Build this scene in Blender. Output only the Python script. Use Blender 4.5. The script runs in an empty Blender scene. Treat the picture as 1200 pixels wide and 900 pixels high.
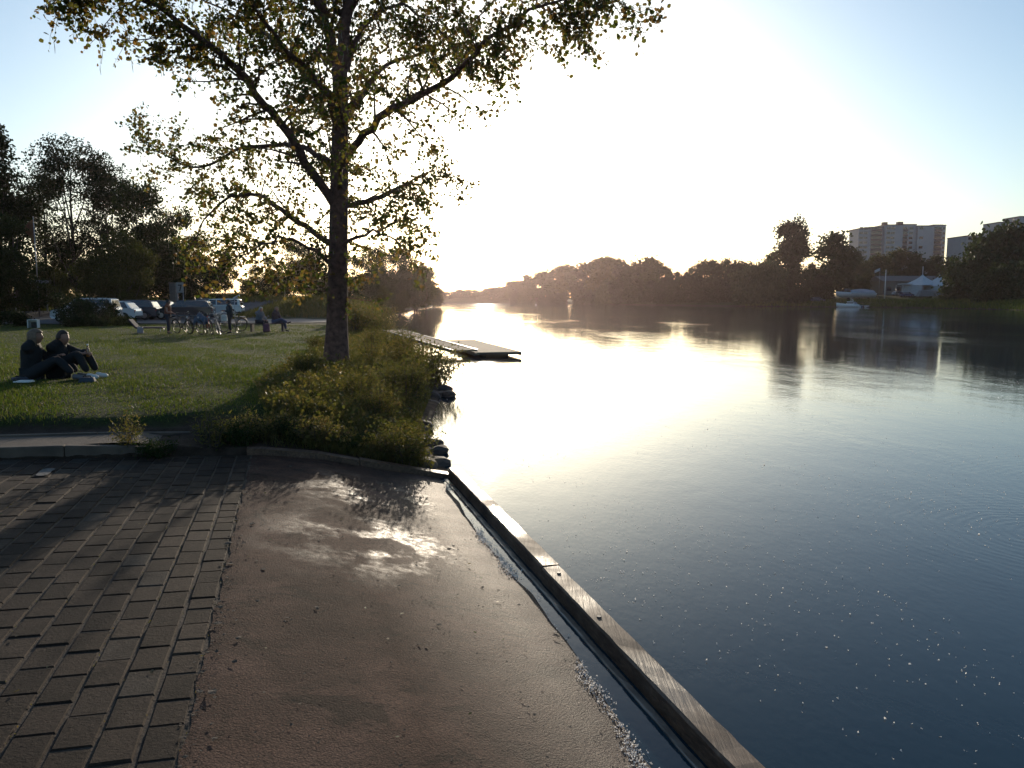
import bpy, bmesh, math, random
import numpy as np
from mathutils import Vector, Matrix
R = math.radians
PI = math.pi
sc = bpy.context.scene
COL = sc.collection
rng = np.random.default_rng(7)
random.seed(7)

# ------------------------------------------------------------------ camera
H = 2.1
PITCH = R(6.3)
F = 889.0
cam = bpy.data.cameras.new('camera'); camo = bpy.data.objects.new('camera', cam); COL.objects.link(camo)
camo.location = (0, 0, H); camo.rotation_euler = (R(90) - PITCH, 0, 0)
cam.sensor_width = 36; cam.lens = F / 1200 * 36; cam.clip_start = .05; cam.clip_end = 20000
sc.camera = camo

def ray(px, py):
    v = (py - 450) / F
    return Vector(((px - 600) / F, math.cos(PITCH) - v * math.sin(PITCH), -(v * math.cos(PITCH) + math.sin(PITCH))))
def at(px, py, Y):            # the place a surveyed point of the photograph has at distance Y
    d = ray(px, py); t = Y / d.y
    return Vector((d.x * t, Y, H + d.z * t))
def xat(px, Y):
    return at(px, 360, Y).x

# ------------------------------------------------------------------ tagging
def tag(o, label=None, cat=None, group=None, kind=None):
    if label: o['label'] = label
    if cat: o['category'] = cat
    if group: o['group'] = group
    if kind: o['kind'] = kind
    return o
def empty(name, loc=(0, 0, 0), rz=0, parent=None):
    o = bpy.data.objects.new(name, None); COL.objects.link(o)
    o.location = loc; o.rotation_euler = (0, 0, rz); o.empty_display_size = .2
    if parent: o.parent = parent
    return o
def link(name, me, mt=None, parent=None):
    o = bpy.data.objects.new(name, me); COL.objects.link(o)
    if mt is not None:
        me.materials.clear()
        for m in (mt if isinstance(mt, (list, tuple)) else [mt]): me.materials.append(m)
    if parent: o.parent = parent
    return o
def copy_tree(o, parent=None):
    c = o.copy(); COL.objects.link(c)
    for k in ('label',):
        pass
    c.parent = parent
    for ch in [x for x in bpy.data.objects if x.parent == o]:
        copy_tree(ch, c)
    return c
CH = {}
def copy_fast(o, kids):       # a thing plus a known list of (child, [grandchildren])
    c = o.copy(); COL.objects.link(c)
    for ch, gs in kids:
        d = ch.copy(); COL.objects.link(d); d.parent = c
        for g in gs:
            e = g.copy(); COL.objects.link(e); e.parent = d
    return c
def kids_of(o):
    al = list(bpy.data.objects)
    return [(c, [g for g in al if g.parent == c]) for c in al if c.parent == o]

# ------------------------------------------------------------------ mesh helpers
def mesh_np(name, V, Fq, smooth=False, mats=None):
    V = np.asarray(V, dtype=np.float32); Fq = np.asarray(Fq, dtype=np.int32)
    me = bpy.data.meshes.new(name)
    n, k = Fq.shape
    me.vertices.add(len(V)); me.vertices.foreach_set('co', V.ravel())
    me.loops.add(n * k); me.loops.foreach_set('vertex_index', Fq.ravel())
    me.polygons.add(n)
    me.polygons.foreach_set('loop_start', np.arange(0, n * k, k, dtype=np.int32))
    if mats is not None: me.polygons.foreach_set('material_index', np.asarray(mats, dtype=np.int32))
    me.polygons.foreach_set('use_smooth', np.full(n, smooth, dtype=bool))
    me.update(); me.validate()
    return me
class MB:
    """collects solids into one mesh"""
    def __init__(s): s.bm = bmesh.new()
    def box(s, c, size, rot=None, bev=0.0, taper=None):
        m = Matrix.Translation(Vector(c))
        if rot is not None:
            m = m @ (rot if isinstance(rot, Matrix) else Matrix.Rotation(rot, 4, 'Z'))
        m = m @ Matrix.Diagonal((size[0], size[1], size[2], 1))
        r = bmesh.ops.create_cube(s.bm, size=1)
        if taper:
            for v in r['verts']:
                if v.co.z > 0: v.co.x *= taper[0]; v.co.y *= taper[1]
        bmesh.ops.transform(s.bm, matrix=m, verts=r['verts'])
        if bev > 0:
            es = list({e for v in r['verts'] for e in v.link_edges})
            bmesh.ops.bevel(s.bm, geom=es, offset=bev, segments=2, affect='EDGES', profile=.6)
        return s
    def tube(s, pts, rad, n=8, cap=True):
        pts = [Vector(p) for p in pts]
        rs = rad if isinstance(rad, (list, tuple)) else [rad] * len(pts)
        rings = []; up = None
        for i, p in enumerate(pts):
            if i == 0: d = pts[1] - p
            elif i == len(pts) - 1: d = p - pts[i - 1]
            else: d = pts[i + 1] - pts[i - 1]
            d = d.normalized() if d.length > 1e-9 else Vector((0, 0, 1))
            if up is None:
                up = Vector((0, 0, 1)) if abs(d.z) < .9 else Vector((1, 0, 0))
            a = d.cross(up).normalized(); b = a.cross(d).normalized(); up = b
            rings.append([s.bm.verts.new(p + rs[i] * (math.cos(2 * PI * k / n) * a + math.sin(2 * PI * k / n) * b)) for k in range(n)])
        for i in range(len(rings) - 1):
            for k in range(n):
                f = s.bm.faces.new((rings[i][k], rings[i][(k + 1) % n], rings[i + 1][(k + 1) % n], rings[i + 1][k])); f.smooth = True
        if cap:
            try:
                s.bm.faces.new(list(reversed(rings[0]))); s.bm.faces.new(rings[-1])
            except ValueError: pass
        return s
    def poly(s, pts, thick=None):
        """polygon (list of 3d pts) extruded by vector thick"""
        a = [s.bm.verts.new(Vector(p)) for p in pts]
        if thick is None:
            s.bm.faces.new(a); return s
        b = [s.bm.verts.new(Vector(p) + Vector(thick)) for p in pts]
        n = len(a)
        s.bm.faces.new(list(reversed(a))); s.bm.faces.new(b)
        for i in range(n): s.bm.faces.new((a[i], a[(i + 1) % n], b[(i + 1) % n], b[i]))
        return s
    def loft(s, secs, smooth=True, cap=True):
        rings = [[s.bm.verts.new(Vector(p)) for p in q] for q in secs]
        n = len(rings[0])
        for i in range(len(rings) - 1):
            for k in range(n):
                f = s.bm.faces.new((rings[i][k], rings[i][(k + 1) % n], rings[i + 1][(k + 1) % n], rings[i + 1][k])); f.smooth = smooth
        if cap:
            s.bm.faces.new(list(reversed(rings[0]))); s.bm.faces.new(rings[-1])
        return s
    def ring(s, c, axis, Rr, r, n=28, m=6):
        c = Vector(c); ax = Vector(axis).normalized()
        a = ax.orthogonal().normalized(); b = ax.cross(a)
        rings = []
        for i in range(n):
            t = 2 * PI * i / n; dr = math.cos(t) * a + math.sin(t) * b
            rings.append([s.bm.verts.new(c + dr * (Rr + r * math.cos(2 * PI * k / m)) + ax * r * math.sin(2 * PI * k / m)) for k in range(m)])
        for i in range(n):
            for k in range(m):
                f = s.bm.faces.new((rings[i][k], rings[(i + 1) % n][k], rings[(i + 1) % n][(k + 1) % m], rings[i][(k + 1) % m])); f.smooth = True
        return s
    def ball(s, c, rad, sub=2, squash=(1, 1, 1), jitter=0.0, rnd=None):
        r = bmesh.ops.create_icosphere(s.bm, subdivisions=sub, radius=1)
        rnd = rnd or random
        for v in r['verts']:
            k = 1 + (rnd.uniform(-jitter, jitter) if jitter else 0)
            v.co = Vector(c) + Vector((v.co.x * squash[0], v.co.y * squash[1], v.co.z * squash[2])) * rad * k
        for v in r['verts']:
            for f in v.link_faces: f.smooth = jitter < .05
        return s
    def build(s, name, mt, parent=None, recalc=True):
        if recalc: bmesh.ops.recalc_face_normals(s.bm, faces=s.bm.faces)
        me = bpy.data.meshes.new(name); s.bm.to_mesh(me); s.bm.free()
        return link(name, me, mt, parent)

# ------------------------------------------------------------------ materials
def new_mat(name):
    m = bpy.data.materials.new(name); m.use_nodes = True
    nt = m.node_tree; nt.nodes.clear()
    out = nt.nodes.new('ShaderNodeOutputMaterial')
    return m, nt, out
def N(nt, t, **kw):
    n = nt.nodes.new(t)
    for k, v in kw.items(): setattr(n, k, v)
    return n
def ramp(nt, fac, stops):
    r = N(nt, 'ShaderNodeValToRGB'); e = r.color_ramp.elements
    while len(e) < len(stops): e.new(.5)
    for i, (p, c) in enumerate(stops):
        e[i].position = p; e[i].color = (c[0], c[1], c[2], 1) if not isinstance(c, (int, float)) else (c, c, c, 1)
    nt.links.new(fac, r.inputs[0]); return r.outputs[0]
def noise(nt, scale, detail=4, rough=.55, vec=None, dist=0.0):
    n = N(nt, 'ShaderNodeTexNoise'); n.inputs['Scale'].default_value = scale
    n.inputs['Detail'].default_value = detail; n.inputs['Roughness'].default_value = rough; n.inputs['Distortion'].default_value = dist
    if vec is None:
        g = N(nt, 'ShaderNodeNewGeometry'); vec = g.outputs['Position']
    nt.links.new(vec, n.inputs['Vector']); return n.outputs[0]
def mixc(nt, f, a, b, mode='MIX'):
    m = N(nt, 'ShaderNodeMix', data_type='RGBA', blend_type=mode)
    for s, v in ((0, f), (6, a), (7, b)):
        if isinstance(v, (int, float)): m.inputs[s].default_value = v
        elif isinstance(v, tuple): m.inputs[s].default_value = (*v, 1)
        else: nt.links.new(v, m.inputs[s])
    return m.outputs[2]
def mth(nt, op, a, b=None, c=None, clamp=False):
    m = N(nt, 'ShaderNodeMath', operation=op); m.use_clamp = clamp
    for i, v in enumerate((a, b, c)):
        if v is None: continue
        if isinstance(v, (int, float)): m.inputs[i].default_value = v
        else: nt.links.new(v, m.inputs[i])
    return m.outputs[0]
def mat(name, c, rough=.7, c2=None, scale=3.0, bump=0.0, bscale=20.0, metal=0.0, spec=.5, coat=0.0, local=False):
    m, nt, out = new_mat(name)
    b = N(nt, 'ShaderNodeBsdfPrincipled'); nt.links.new(b.outputs[0], out.inputs[0])
    c2 = c2 or tuple(x * .72 for x in c)
    vec = None
    if local:
        tc = N(nt, 'ShaderNodeTexCoord'); vec = tc.outputs['Object']
    f = noise(nt, scale, 5, .6, vec)
    col = ramp(nt, f, [(.3, c2), (.68, c)])
    nt.links.new(col, b.inputs['Base Color'])
    b.inputs['Roughness'].default_value = rough; b.inputs['Metallic'].default_value = metal
    b.inputs['Specular IOR Level'].default_value = spec; b.inputs['Coat Weight'].default_value = coat
    if bump:
        bp = N(nt, 'ShaderNodeBump'); bp.inputs['Distance'].default_value = bump
        nt.links.new(noise(nt, bscale, 5, .65, vec), bp.inputs['Height']); nt.links.new(bp.outputs[0], b.inputs['Normal'])
    return m
def leaf_mat(name, cols, trans=.45, rough=.55, tcol=1.5, cl_scale=.8):
    """foliage: colour differs from leaf to leaf and clump to clump, light comes through the leaf"""
    m, nt, out = new_mat(name)
    g = N(nt, 'ShaderNodeNewGeometry')
    oi = N(nt, 'ShaderNodeObjectInfo')
    cl = noise(nt, cl_scale, 3, .6, g.outputs['Position'])
    f = mth(nt, 'MULTIPLY_ADD', g.outputs['Random Per Island'], .55, mth(nt, 'MULTIPLY', cl, .35))
    f = mth(nt, 'ADD', f, mth(nt, 'MULTIPLY', oi.outputs['Random'], .2))
    n = len(cols)
    col = ramp(nt, f, [(.15 + .75 * i / (n - 1), c) for i, c in enumerate(cols)])
    b = N(nt, 'ShaderNodeBsdfPrincipled'); nt.links.new(col, b.inputs['Base Color'])
    b.inputs['Roughness'].default_value = rough; b.inputs['Specular IOR Level'].default_value = .35 if trans > .4 else .1
    t = N(nt, 'ShaderNodeBsdfTranslucent')
    tc = mixc(nt, 1.0, col, (tcol, tcol * 1.02, tcol * .45), 'MULTIPLY'); nt.links.new(tc, t.inputs[0])
    mx = N(nt, 'ShaderNodeMixShader'); mx.inputs[0].default_value = trans
    nt.links.new(b.outputs[0], mx.inputs[1]); nt.links.new(t.outputs[0], mx.inputs[2]); nt.links.new(mx.outputs[0], out.inputs[0])
    return m

M = {}
M['bark'] = mat('bark', (.22, .115, .085), .92, (.06, .030, .024), 9, .05, 22, local=True)
M['bark_far'] = mat('bark_far', (.09, .07, .055), .9, (.04, .03, .025), 2)
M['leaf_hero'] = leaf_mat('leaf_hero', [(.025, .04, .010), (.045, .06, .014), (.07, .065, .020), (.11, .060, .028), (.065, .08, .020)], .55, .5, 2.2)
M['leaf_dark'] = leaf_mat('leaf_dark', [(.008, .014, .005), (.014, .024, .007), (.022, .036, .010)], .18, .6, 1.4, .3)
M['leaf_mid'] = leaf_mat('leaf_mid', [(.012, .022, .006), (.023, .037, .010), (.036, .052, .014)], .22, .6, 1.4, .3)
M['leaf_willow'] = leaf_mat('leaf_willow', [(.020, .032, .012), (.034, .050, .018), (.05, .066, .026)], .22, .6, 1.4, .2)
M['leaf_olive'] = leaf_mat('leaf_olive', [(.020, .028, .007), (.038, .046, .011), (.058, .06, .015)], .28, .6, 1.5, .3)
M['leaf_shrub'] = leaf_mat('leaf_shrub', [(.034, .038, .012), (.062, .066, .019), (.11, .092, .032), (.135, .088, .045)], .48, .55, 1.7, 2.0)
M['grass'] = leaf_mat('grass', [(.026, .046, .007), (.048, .076, .011), (.08, .10, .016), (.10, .085, .03)], .45, .6, 1.6, 1.2)
M['dry_grass'] = leaf_mat('dry_grass', [(.045, .05, .012), (.085, .08, .02), (.13, .10, .04)], .45, .6, 1.5, 1.0)
M['soil'] = mat('soil', (.09, .065, .045), .95, (.04, .03, .022), 4, .03, 12)
M['stone'] = mat('stone', (.07, .05, .04), .8, (.03, .022, .018), 5, .02, 12)
M['black_rubber'] = mat('black_rubber', (.02, .02, .02), .8)
M['chrome'] = mat('chrome', (.45, .44, .43), .32, metal=1)
M['dark_metal'] = mat('dark_metal', (.05, .05, .055), .4, metal=.6)
M['glass_dark'] = mat('glass_dark', (.015, .018, .022), .08, spec=.8)
M['wood'] = mat('wood', (.16, .105, .075), .85, (.09, .06, .042), 8, .004, 30, spec=.15)
M['white_paint'] = mat('white_paint', (.75, .75, .74), .35, (.62, .62, .62), 2)
M['concrete'] = mat('concrete', (.14, .125, .11), .85, (.2, .18, .16), 5, .004, 40)
M['tent'] = mat('tent', (.52, .53, .55), .7, (.42, .43, .45), 1.5)
M['steel'] = mat('steel', (.35, .35, .36), .35, metal=.9)
M['skin'] = mat('skin', (.32, .17, .115), .6, (.26, .13, .09), 10)

# ------------------------------------------------------------------ river and terrain
U = Vector((-.281, .960)).normalized()       # along the river bank
W = Vector((-U.y, U.x))                      # inland
O = Vector((.94, 3.04))
def SD(s, d, z=0.0):
    p = O + U * s + W * d
    return Vector((p.x, p.y, z))
def to_sd(x, y):
    rx, ry = x - O.x, y - O.y
    return rx * U.x + ry * U.y, rx * W.x + ry * W.y
LEFT = [tuple(SD(-60, .05).xy), tuple(SD(6.25, .0).xy), (-1.02, 9.7), (-1.2, 11), (-1.42, 13), (-1.55, 15.6), (-1.75, 18.5), (-2.55, 23), (-4.2, 31), (-6.4, 41), (-10.2, 60), (-13.9, 77),
        (-15.9, 96), (-18.5, 133), (-25, 220), (-34, 366), (-52, 440), (-140, 480), (-400, 500)]
RIGHT = [(-400, 585), (-140, 560), (-40, 540), (2, 520), (24, 470), (45, 404), (62, 320), (77, 266), (92, 243), (104, 232), (112, 205), (111, 180), (105, 150), (106, 110), (118, 60), (135, 0), (150, -60)]
POLY = np.array(LEFT + RIGHT)
def inland(x, y):
    """signed distance from the water's edge: positive on land"""
    x = np.asarray(x, float); y = np.asarray(y, float)
    best = np.full(x.shape, 1e9); ins = np.zeros(x.shape, bool)
    n = len(POLY)
    for i in range(n):
        ax, ay = POLY[i]; bx, by = POLY[(i + 1) % n]
        dx, dy = bx - ax, by - ay
        if i != n - 1:
            t = np.clip(((x - ax) * dx + (y - ay) * dy) / (dx * dx + dy * dy), 0, 1)
            best = np.minimum(best, np.hypot(x - ax - t * dx, y - ay - t * dy))
        c = ((ay > y) != (by > y)) & (x < (bx - ax) * (y - ay) / (by - ay + 1e-12) + ax)
        ins ^= c
    return np.where(ins, -best, best)
def sm(t):
    t = np.clip(t, 0, 1); return t * t * (3 - 2 * t)
PROF = ([-3, -.4, .15, .8, 1.5, 2.1, 4.6, 12, 40], [-.9, -.12, 0.0, .15, .32, .40, .50, .75, .8])
def prof(d): return np.interp(d, *PROF)
def wob(x, y, f, a):
    return a * (np.sin(x * f * 1.3 + 1.1) * np.cos(y * f + .4) + .5 * np.sin(x * f * 2.7 + y * f * 1.9) + .3 * np.cos(x * f * 4.1 - y * f * 5.3 + 2))
def terrain(x, y):
    x = np.asarray(x, float); y = np.asarray(y, float)
    di = inland(x, y)
    s = (x - O.x) * U.x + (y - O.y) * U.y; d = (x - O.x) * W.x + (y - O.y) * W.y
    right = x > np.interp(y, [-60, 0, 60, 150, 230, 300, 400, 520, 600], [60, 60, 55, 50, 45, 20, 5, -30, -60])
    far = (y > 505) & (di > 0)
    lawn = .74 - .19 * sm((y - 13) / 18)
    zl = np.where(di < 0, np.maximum(-1.2, di * .35), lawn * sm(di / 2.3 + .12) + wob(x, y, .9, .015))
    # grass berms beyond the lawn and the parking lot
    e = lambda cx, cy, rx, ry: np.exp(-(((x - cx) / rx) ** 2 + ((y - cy) / ry) ** 2))
    b = 1.7 * e(-23, 76, 9, 7) + 1.5 * e(-16.5, 66, 4.5, 6) + 1.9 * sm((y - 76) / 10) * sm((-24 - x) / 6) + .5 * e(-46, 72, 14, 5)
    zl = zl + np.where(di > 0, b * sm(di / 4), 0)
    zr = np.where(di < 0, np.maximum(-1.2, di * .35), 1.5 * sm(di / 6 + .05) + 2.2 * sm((di - 5) / 30) + wob(x, y, .12, .18) * sm(di / 5))
    z = np.where(right | far, zr, zl)
    # the paved slipway: the ground lies just under it
    ramp_zone = (s < 6.2) & (d > -.6) & (y < 40)
    zb_ = prof(d) + .055 - .13 * (s < 6.12)
    k = 1 - sm((s - 6.2) / 1.5)
    z = np.where((y < 20) & (d > -1.5) & (x < 20), z * (1 - k) + np.where(s < 6.12, prof(d) - .07, np.minimum(zb_, .6)) * k, z)
    # strip of path behind the kerb
    pz = .60 + .0 * d
    kk = sm((s - 6.0) / .1) * sm((7.35 - s) / .35) * sm((d - 2.6) / .6)
    z = np.where((y < 20), z * (1 - kk) + (pz - .05 + .05 * sm((s - 6.82) / .1) + .02 * np.maximum(0, d - 4)) * kk, z)
    return z
def gz(x, y): return float(terrain(np.array([x]), np.array([y]))[0])

def axis(segs):
    out = []
    for a, b, st in segs: out += list(np.arange(a, b, st))
    return np.array(out)
xs = axis([(-900, -200, 50), (-200, -60, 8), (-60, -24, 1.5), (-24, -8, .5), (-8, -4.6, .16), (-4.6, .2, .08), (.2, 2, .16), (2, 12, 1.5), (12, 60, 4), (60, 150, 2.5), (150, 300, 15), (300, 1000, 70)])
ys = axis([(-60, -6, 4), (-6, 5, .5), (5, 7, .16), (7, 11, .07), (11, 22, .16), (22, 45, .5), (45, 100, 1.5), (100, 320, 4), (320, 620, 8), (620, 1000, 40), (1000, 2600, 200)])
X, Yg = np.meshgrid(xs, ys); Z = terrain(X, Yg)
def grid_mesh(name, X, Y, Z, smooth=True):
    h, w = X.shape
    V = np.stack([X, Y, Z], -1).reshape(-1, 3)
    i = np.arange(h * w).reshape(h, w)
    Fq = np.stack([i[:-1, :-1], i[:-1, 1:], i[1:, 1:], i[1:, :-1]], -1).reshape(-1, 4)
    return mesh_np(name, V, Fq, smooth)
# ground material: lawn, dry patches, bare soil near the water and the path
m, nt, out = new_mat('ground')
g = N(nt, 'ShaderNodeNewGeometry')
b = N(nt, 'ShaderNodeBsdfPrincipled'); nt.links.new(b.outputs[0], out.inputs[0])
sep = N(nt, 'ShaderNodeSeparateXYZ'); nt.links.new(g.outputs['Position'], sep.inputs[0])
c_gr = ramp(nt, noise(nt, .8, 6, .6), [(.3, (.018, .030, .005)), (.5, (.034, .048, .009)), (.7, (.06, .06, .016))])
c_fine = ramp(nt, noise(nt, 25, 4, .7), [(.3, (.5, .5, .5)), (.7, (1.25, 1.25, 1.2))])
c_gr = mixc(nt, 1.0, c_gr, c_fine, 'MULTIPLY')
c_so = ramp(nt, noise(nt, 5, 6, .65), [(.3, (.022, .015, .010)), (.7, (.07, .048, .034))])
low = mth(nt, 'SUBTRACT', 1.0, mth(nt, 'MULTIPLY', mth(nt, 'ADD', sep.outputs[2], mth(nt, 'MULTIPLY', noise(nt, 1.5, 4), -.35)), 3.0, clamp=True), clamp=True)
dt = N(nt, 'ShaderNodeVectorMath', operation='DOT_PRODUCT'); nt.links.new(g.outputs['Position'], dt.inputs[0]); dt.inputs[1].default_value = (U.x, U.y, 0)
sv_ = mth(nt, 'SUBTRACT', dt.outputs['Value'], O.x * U.x + O.y * U.y)
edge_ = mth(nt, 'SUBTRACT', 7.75, mth(nt, 'ADD', sv_, mth(nt, 'MULTIPLY', noise(nt, 1.6, 5), .9)))
low = mth(nt, 'MAXIMUM', low, mth(nt, 'MULTIPLY', edge_, 4.0, clamp=True))
nt.links.new(mixc(nt, low, c_gr, c_so), b.inputs['Base Color'])
b.inputs['Roughness'].default_value = .95; b.inputs['Specular IOR Level'].default_value = .15
bp = N(nt, 'ShaderNodeBump'); bp.inputs['Distance'].default_value = .05
nt.links.new(noise(nt, 14, 6, .7), bp.inputs['Height']); nt.links.new(bp.outputs[0], b.inputs['Normal'])
M['ground'] = m
tag(link('ground', grid_mesh('ground', X, Yg, Z), m), kind='structure')

# river
m, nt, out = new_mat('water')
b = N(nt, 'ShaderNodeBsdfPrincipled'); nt.links.new(b.outputs[0], out.inputs[0])
g = N(nt, 'ShaderNodeNewGeometry'); pos = g.outputs['Position']
b.inputs['Base Color'].default_value = (.010, .030, .045, 1)
b.inputs['Roughness'].default_value = .045; b.inputs['IOR'].default_value = 1.33; b.inputs['Specular IOR Level'].default_value = .5
mp = N(nt, 'ShaderNodeMapping'); nt.links.new(pos, mp.inputs[0]); mp.inputs['Scale'].default_value = (1, .55, 1); mp.inputs['Rotation'].default_value = (0, 0, R(12))
n1 = noise(nt, 5.5, 3, .55, mp.outputs[0]); n2 = noise(nt, 1.1, 2, .5, mp.outputs[0]); n3 = noise(nt, 22, 2, .5, mp.outputs[0])
mp2 = N(nt, 'ShaderNodeMapping'); nt.links.new(pos, mp2.inputs[0]); mp2.inputs['Scale'].default_value = (.10, .035, 1); mp2.inputs['Rotation'].default_value = (0, 0, R(25))
patch = ramp(nt, noise(nt, 1.0, 4, .6, mp2.outputs[0]), [(.36, .25), (.50, .6), (.62, 1.6)])
h = mth(nt, 'ADD', mth(nt, 'MULTIPLY', n1, .0034), mth(nt, 'MULTIPLY', n2, .008))
h = mth(nt, 'ADD', h, mth(nt, 'MULTIPLY', n3, .0010))
h = mth(nt, 'ADD', h, mth(nt, 'MULTIPLY', noise(nt, 55, 2, .6), .00035))
h = mth(nt, 'MULTIPLY', h, patch)
# two fading sets of ripple rings near the boards
for (rx, ry, k, amp, fo) in ((4.9, 6.6, 62, .0003, 1.5), (6.8, 8.3, 48, .0003, 1.9)):
    vm = N(nt, 'ShaderNodeVectorMath', operation='DISTANCE'); nt.links.new(pos, vm.inputs[0]); vm.inputs[1].default_value = (rx, ry, 0)
    sn = mth(nt, 'SINE', mth(nt, 'MULTIPLY', mth(nt, 'ADD', vm.outputs['Value'], mth(nt, 'MULTIPLY', noise(nt, 1.3, 3, .5), .35)), k))
    fall = mth(nt, 'EXPONENT', mth(nt, 'MULTIPLY', mth(nt, 'POWER', mth(nt, 'DIVIDE', vm.outputs['Value'], fo), 2.0), -1.0))
    h = mth(nt, 'ADD', h, mth(nt, 'MULTIPLY', mth(nt, 'MULTIPLY', sn, fall), amp))
bp = N(nt, 'ShaderNodeBump'); bp.inputs['Distance'].default_value = 1.0; bp.inputs['Strength'].default_value = 1.0
nt.links.new(h, bp.inputs['Height']); nt.links.new(bp.outputs[0], b.inputs['Normal'])
M['water'] = m
wx = np.array([-420., -60, -10, 5, 40, 200]); wy = np.array([-59., 0, 20, 60, 200, 600])
WX, WY = np.meshgrid(wx, wy)
tag(link('river', grid_mesh('river', WX, WY, WX * 0), m), kind='structure')

# ------------------------------------------------------------------ slipway: concrete ramp, pavers, kerb, boards
S0, S1 = -5.0, 6.05
def shift(s): return np.interp(s, [-5, .4, 2, 6], [.16, .11, .03, -.04]) + .022 * np.sin(s * 1.9 + 1) + .010 * np.sin(s * 7.3) + .006 * np.sin(s * 17.0 + 2)
def strip(name, ds, zs, s_arr, mt, lift=0.0, edge=None):
    V = []; Fq = []
    nd = len(ds)
    for i, s in enumerate(s_arr):
        for j, d in enumerate(ds):
            dd = d + (edge(s) if edge and j == nd - 1 else 0)
            p = SD(s, dd, zs(dd) + lift); V.append(tuple(p))
    ns = len(s_arr)
    for i in range(ns - 1):
        for j in range(nd - 1):
            a = i * nd + j; Fq.append((a, a + nd, a + nd + 1, a + 1))
    return link(name, mesh_np(name, V, Fq, True), mt)
m, nt, out = new_mat('ramp_concrete')
b = N(nt, 'ShaderNodeBsdfPrincipled'); nt.links.new(b.outputs[0], out.inputs[0])
g = N(nt, 'ShaderNodeNewGeometry'); sep = N(nt, 'ShaderNodeSeparateXYZ'); nt.links.new(g.outputs['Position'], sep.inputs[0])
mpb = N(nt, 'ShaderNodeMapping'); nt.links.new(g.outputs['Position'], mpb.inputs[0]); mpb.inputs['Rotation'].default_value = (0, 0, R(-16.3)); mpb.inputs['Scale'].default_value = (1, 5, 1)
base = ramp(nt, noise(nt, 1.1, 7, .62), [(.25, (.036, .016, .011)), (.42, (.068, .036, .025)), (.52, (.10, .055, .039)), (.7, (.17, .10, .073))])
streak = ramp(nt, noise(nt, 2.2, 6, .7, mpb.outputs[0]), [(.3, (.72, .72, .72)), (.7, (1.2, 1.17, 1.12))])
spk = ramp(nt, noise(nt, 60, 3, .8), [(.32, (.45, .42, .4)), (.45, (1, 1, 1)), (.75, (1.25, 1.22, 1.2))])
col = mixc(nt, 1.0, mixc(nt, 1.0, base, streak, 'MULTIPLY'), spk, 'MULTIPLY')
stn = ramp(nt, noise(nt, 3.1, 7, .72, None, 1.2), [(.38, .30), (.43, .8), (.6, 1.0)])
agg = N(nt, 'ShaderNodeTexVoronoi'); agg.inputs['Scale'].default_value = 95; nt.links.new(g.outputs['Position'], agg.inputs['Vector'])
agc = ramp(nt, agg.outputs['Distance'], [(.15, (1.45, 1.35, 1.25)), (.45, (.95, .95, .95)), (.8, (.6, .58, .56))])
col = mixc(nt, .85, mixc(nt, 1.0, col, stn, 'MULTIPLY'), agc, 'MULTIPLY')
wet = mth(nt, 'MULTIPLY', mth(nt, 'SUBTRACT', .26, sep.outputs[2]), 5.0, clamp=True)          # the river wets the lower edge
vm = N(nt, 'ShaderNodeVectorMath', operation='DISTANCE'); nt.links.new(g.outputs['Position'], vm.inputs[0]); vm.inputs[1].default_value = (-1.25, 7.3, .25)
vm2 = N(nt, 'ShaderNodeVectorMath', operation='DISTANCE'); nt.links.new(g.outputs['Position'], vm2.inputs[0]); vm2.inputs[1].default_value = (-1.0, 5.75, .2)
pud = mth(nt, 'SUBTRACT', 1.35, mth(nt, 'MULTIPLY', mth(nt, 'MINIMUM', vm.outputs['Value'], vm2.outputs['Value']), 1.15), clamp=True)
wn = ramp(nt, noise(nt, 1.6, 5, .6), [(.46, 0.0), (.55, 1.0)])
wn = mth(nt, 'MULTIPLY', wn, ramp(nt, noise(nt, 14, 5, .7), [(.35, .35), (.6, 1.0)]))
wet = mth(nt, 'MAXIMUM', mth(nt, 'MULTIPLY', wet, .55), mth(nt, 'MULTIPLY', pud, wn))
col = mixc(nt, mth(nt, 'MULTIPLY', wet, .5), col, (.04, .026, .020))
nt.links.new(col, b.inputs['Base Color'])
nt.links.new(mth(nt, 'MULTIPLY_ADD', wet, .34, .14), b.inputs['Specular IOR Level'])
rr = mth(nt, 'SUBTRACT', .9, mth(nt, 'MULTIPLY', wet, .46)); nt.links.new(rr, b.inputs['Roughness'])
bp = N(nt, 'ShaderNodeBump'); bp.inputs['Distance'].default_value = .008
hh = mth(nt, 'ADD', mth(nt, 'ADD', noise(nt, 90, 4, .75), mth(nt, 'MULTIPLY', agg.outputs['Distance'], -.35)), mth(nt, 'MULTIPLY', noise(nt, 9, 5, .6), .7))
nt.links.new(hh, bp.inputs['Height']); nt.links.new(bp.outputs[0], b.inputs['Normal'])
dgrid = np.linspace(-.45, 2.195, 40)
V = []; s_arr = np.linspace(S0, S1, 150); X1, Y1, Z1 = [], [], []
for s in s_arr:
    for j, d in enumerate(dgrid):
        dd = d + (.008 * math.sin(s * 9) + .006 * math.sin(s * 23 + 1) if j == len(dgrid) - 1 else 0)
        z = prof(dd - float(shift(s)) * max(0.0, 1 - max(0, dd) / 1.0)) + .002 * math.sin(s * 1.1 + d * 2) + .0012 * math.sin(s * 5.3 + 2) * math.sin(d * 7) + .0008 * math.sin(s * 17 + d * 13)
        p = SD(s, dd, float(z)); X1.append(p.x); Y1.append(p.y); Z1.append(p.z)
sh = (len(s_arr), len(dgrid))
me = grid_mesh('boat_ramp', np.array(X1).reshape(sh), np.array(Y1).reshape(sh), np.array(Z1).reshape(sh))
tag(link('concrete_ramp', me, m), kind='structure')

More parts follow.
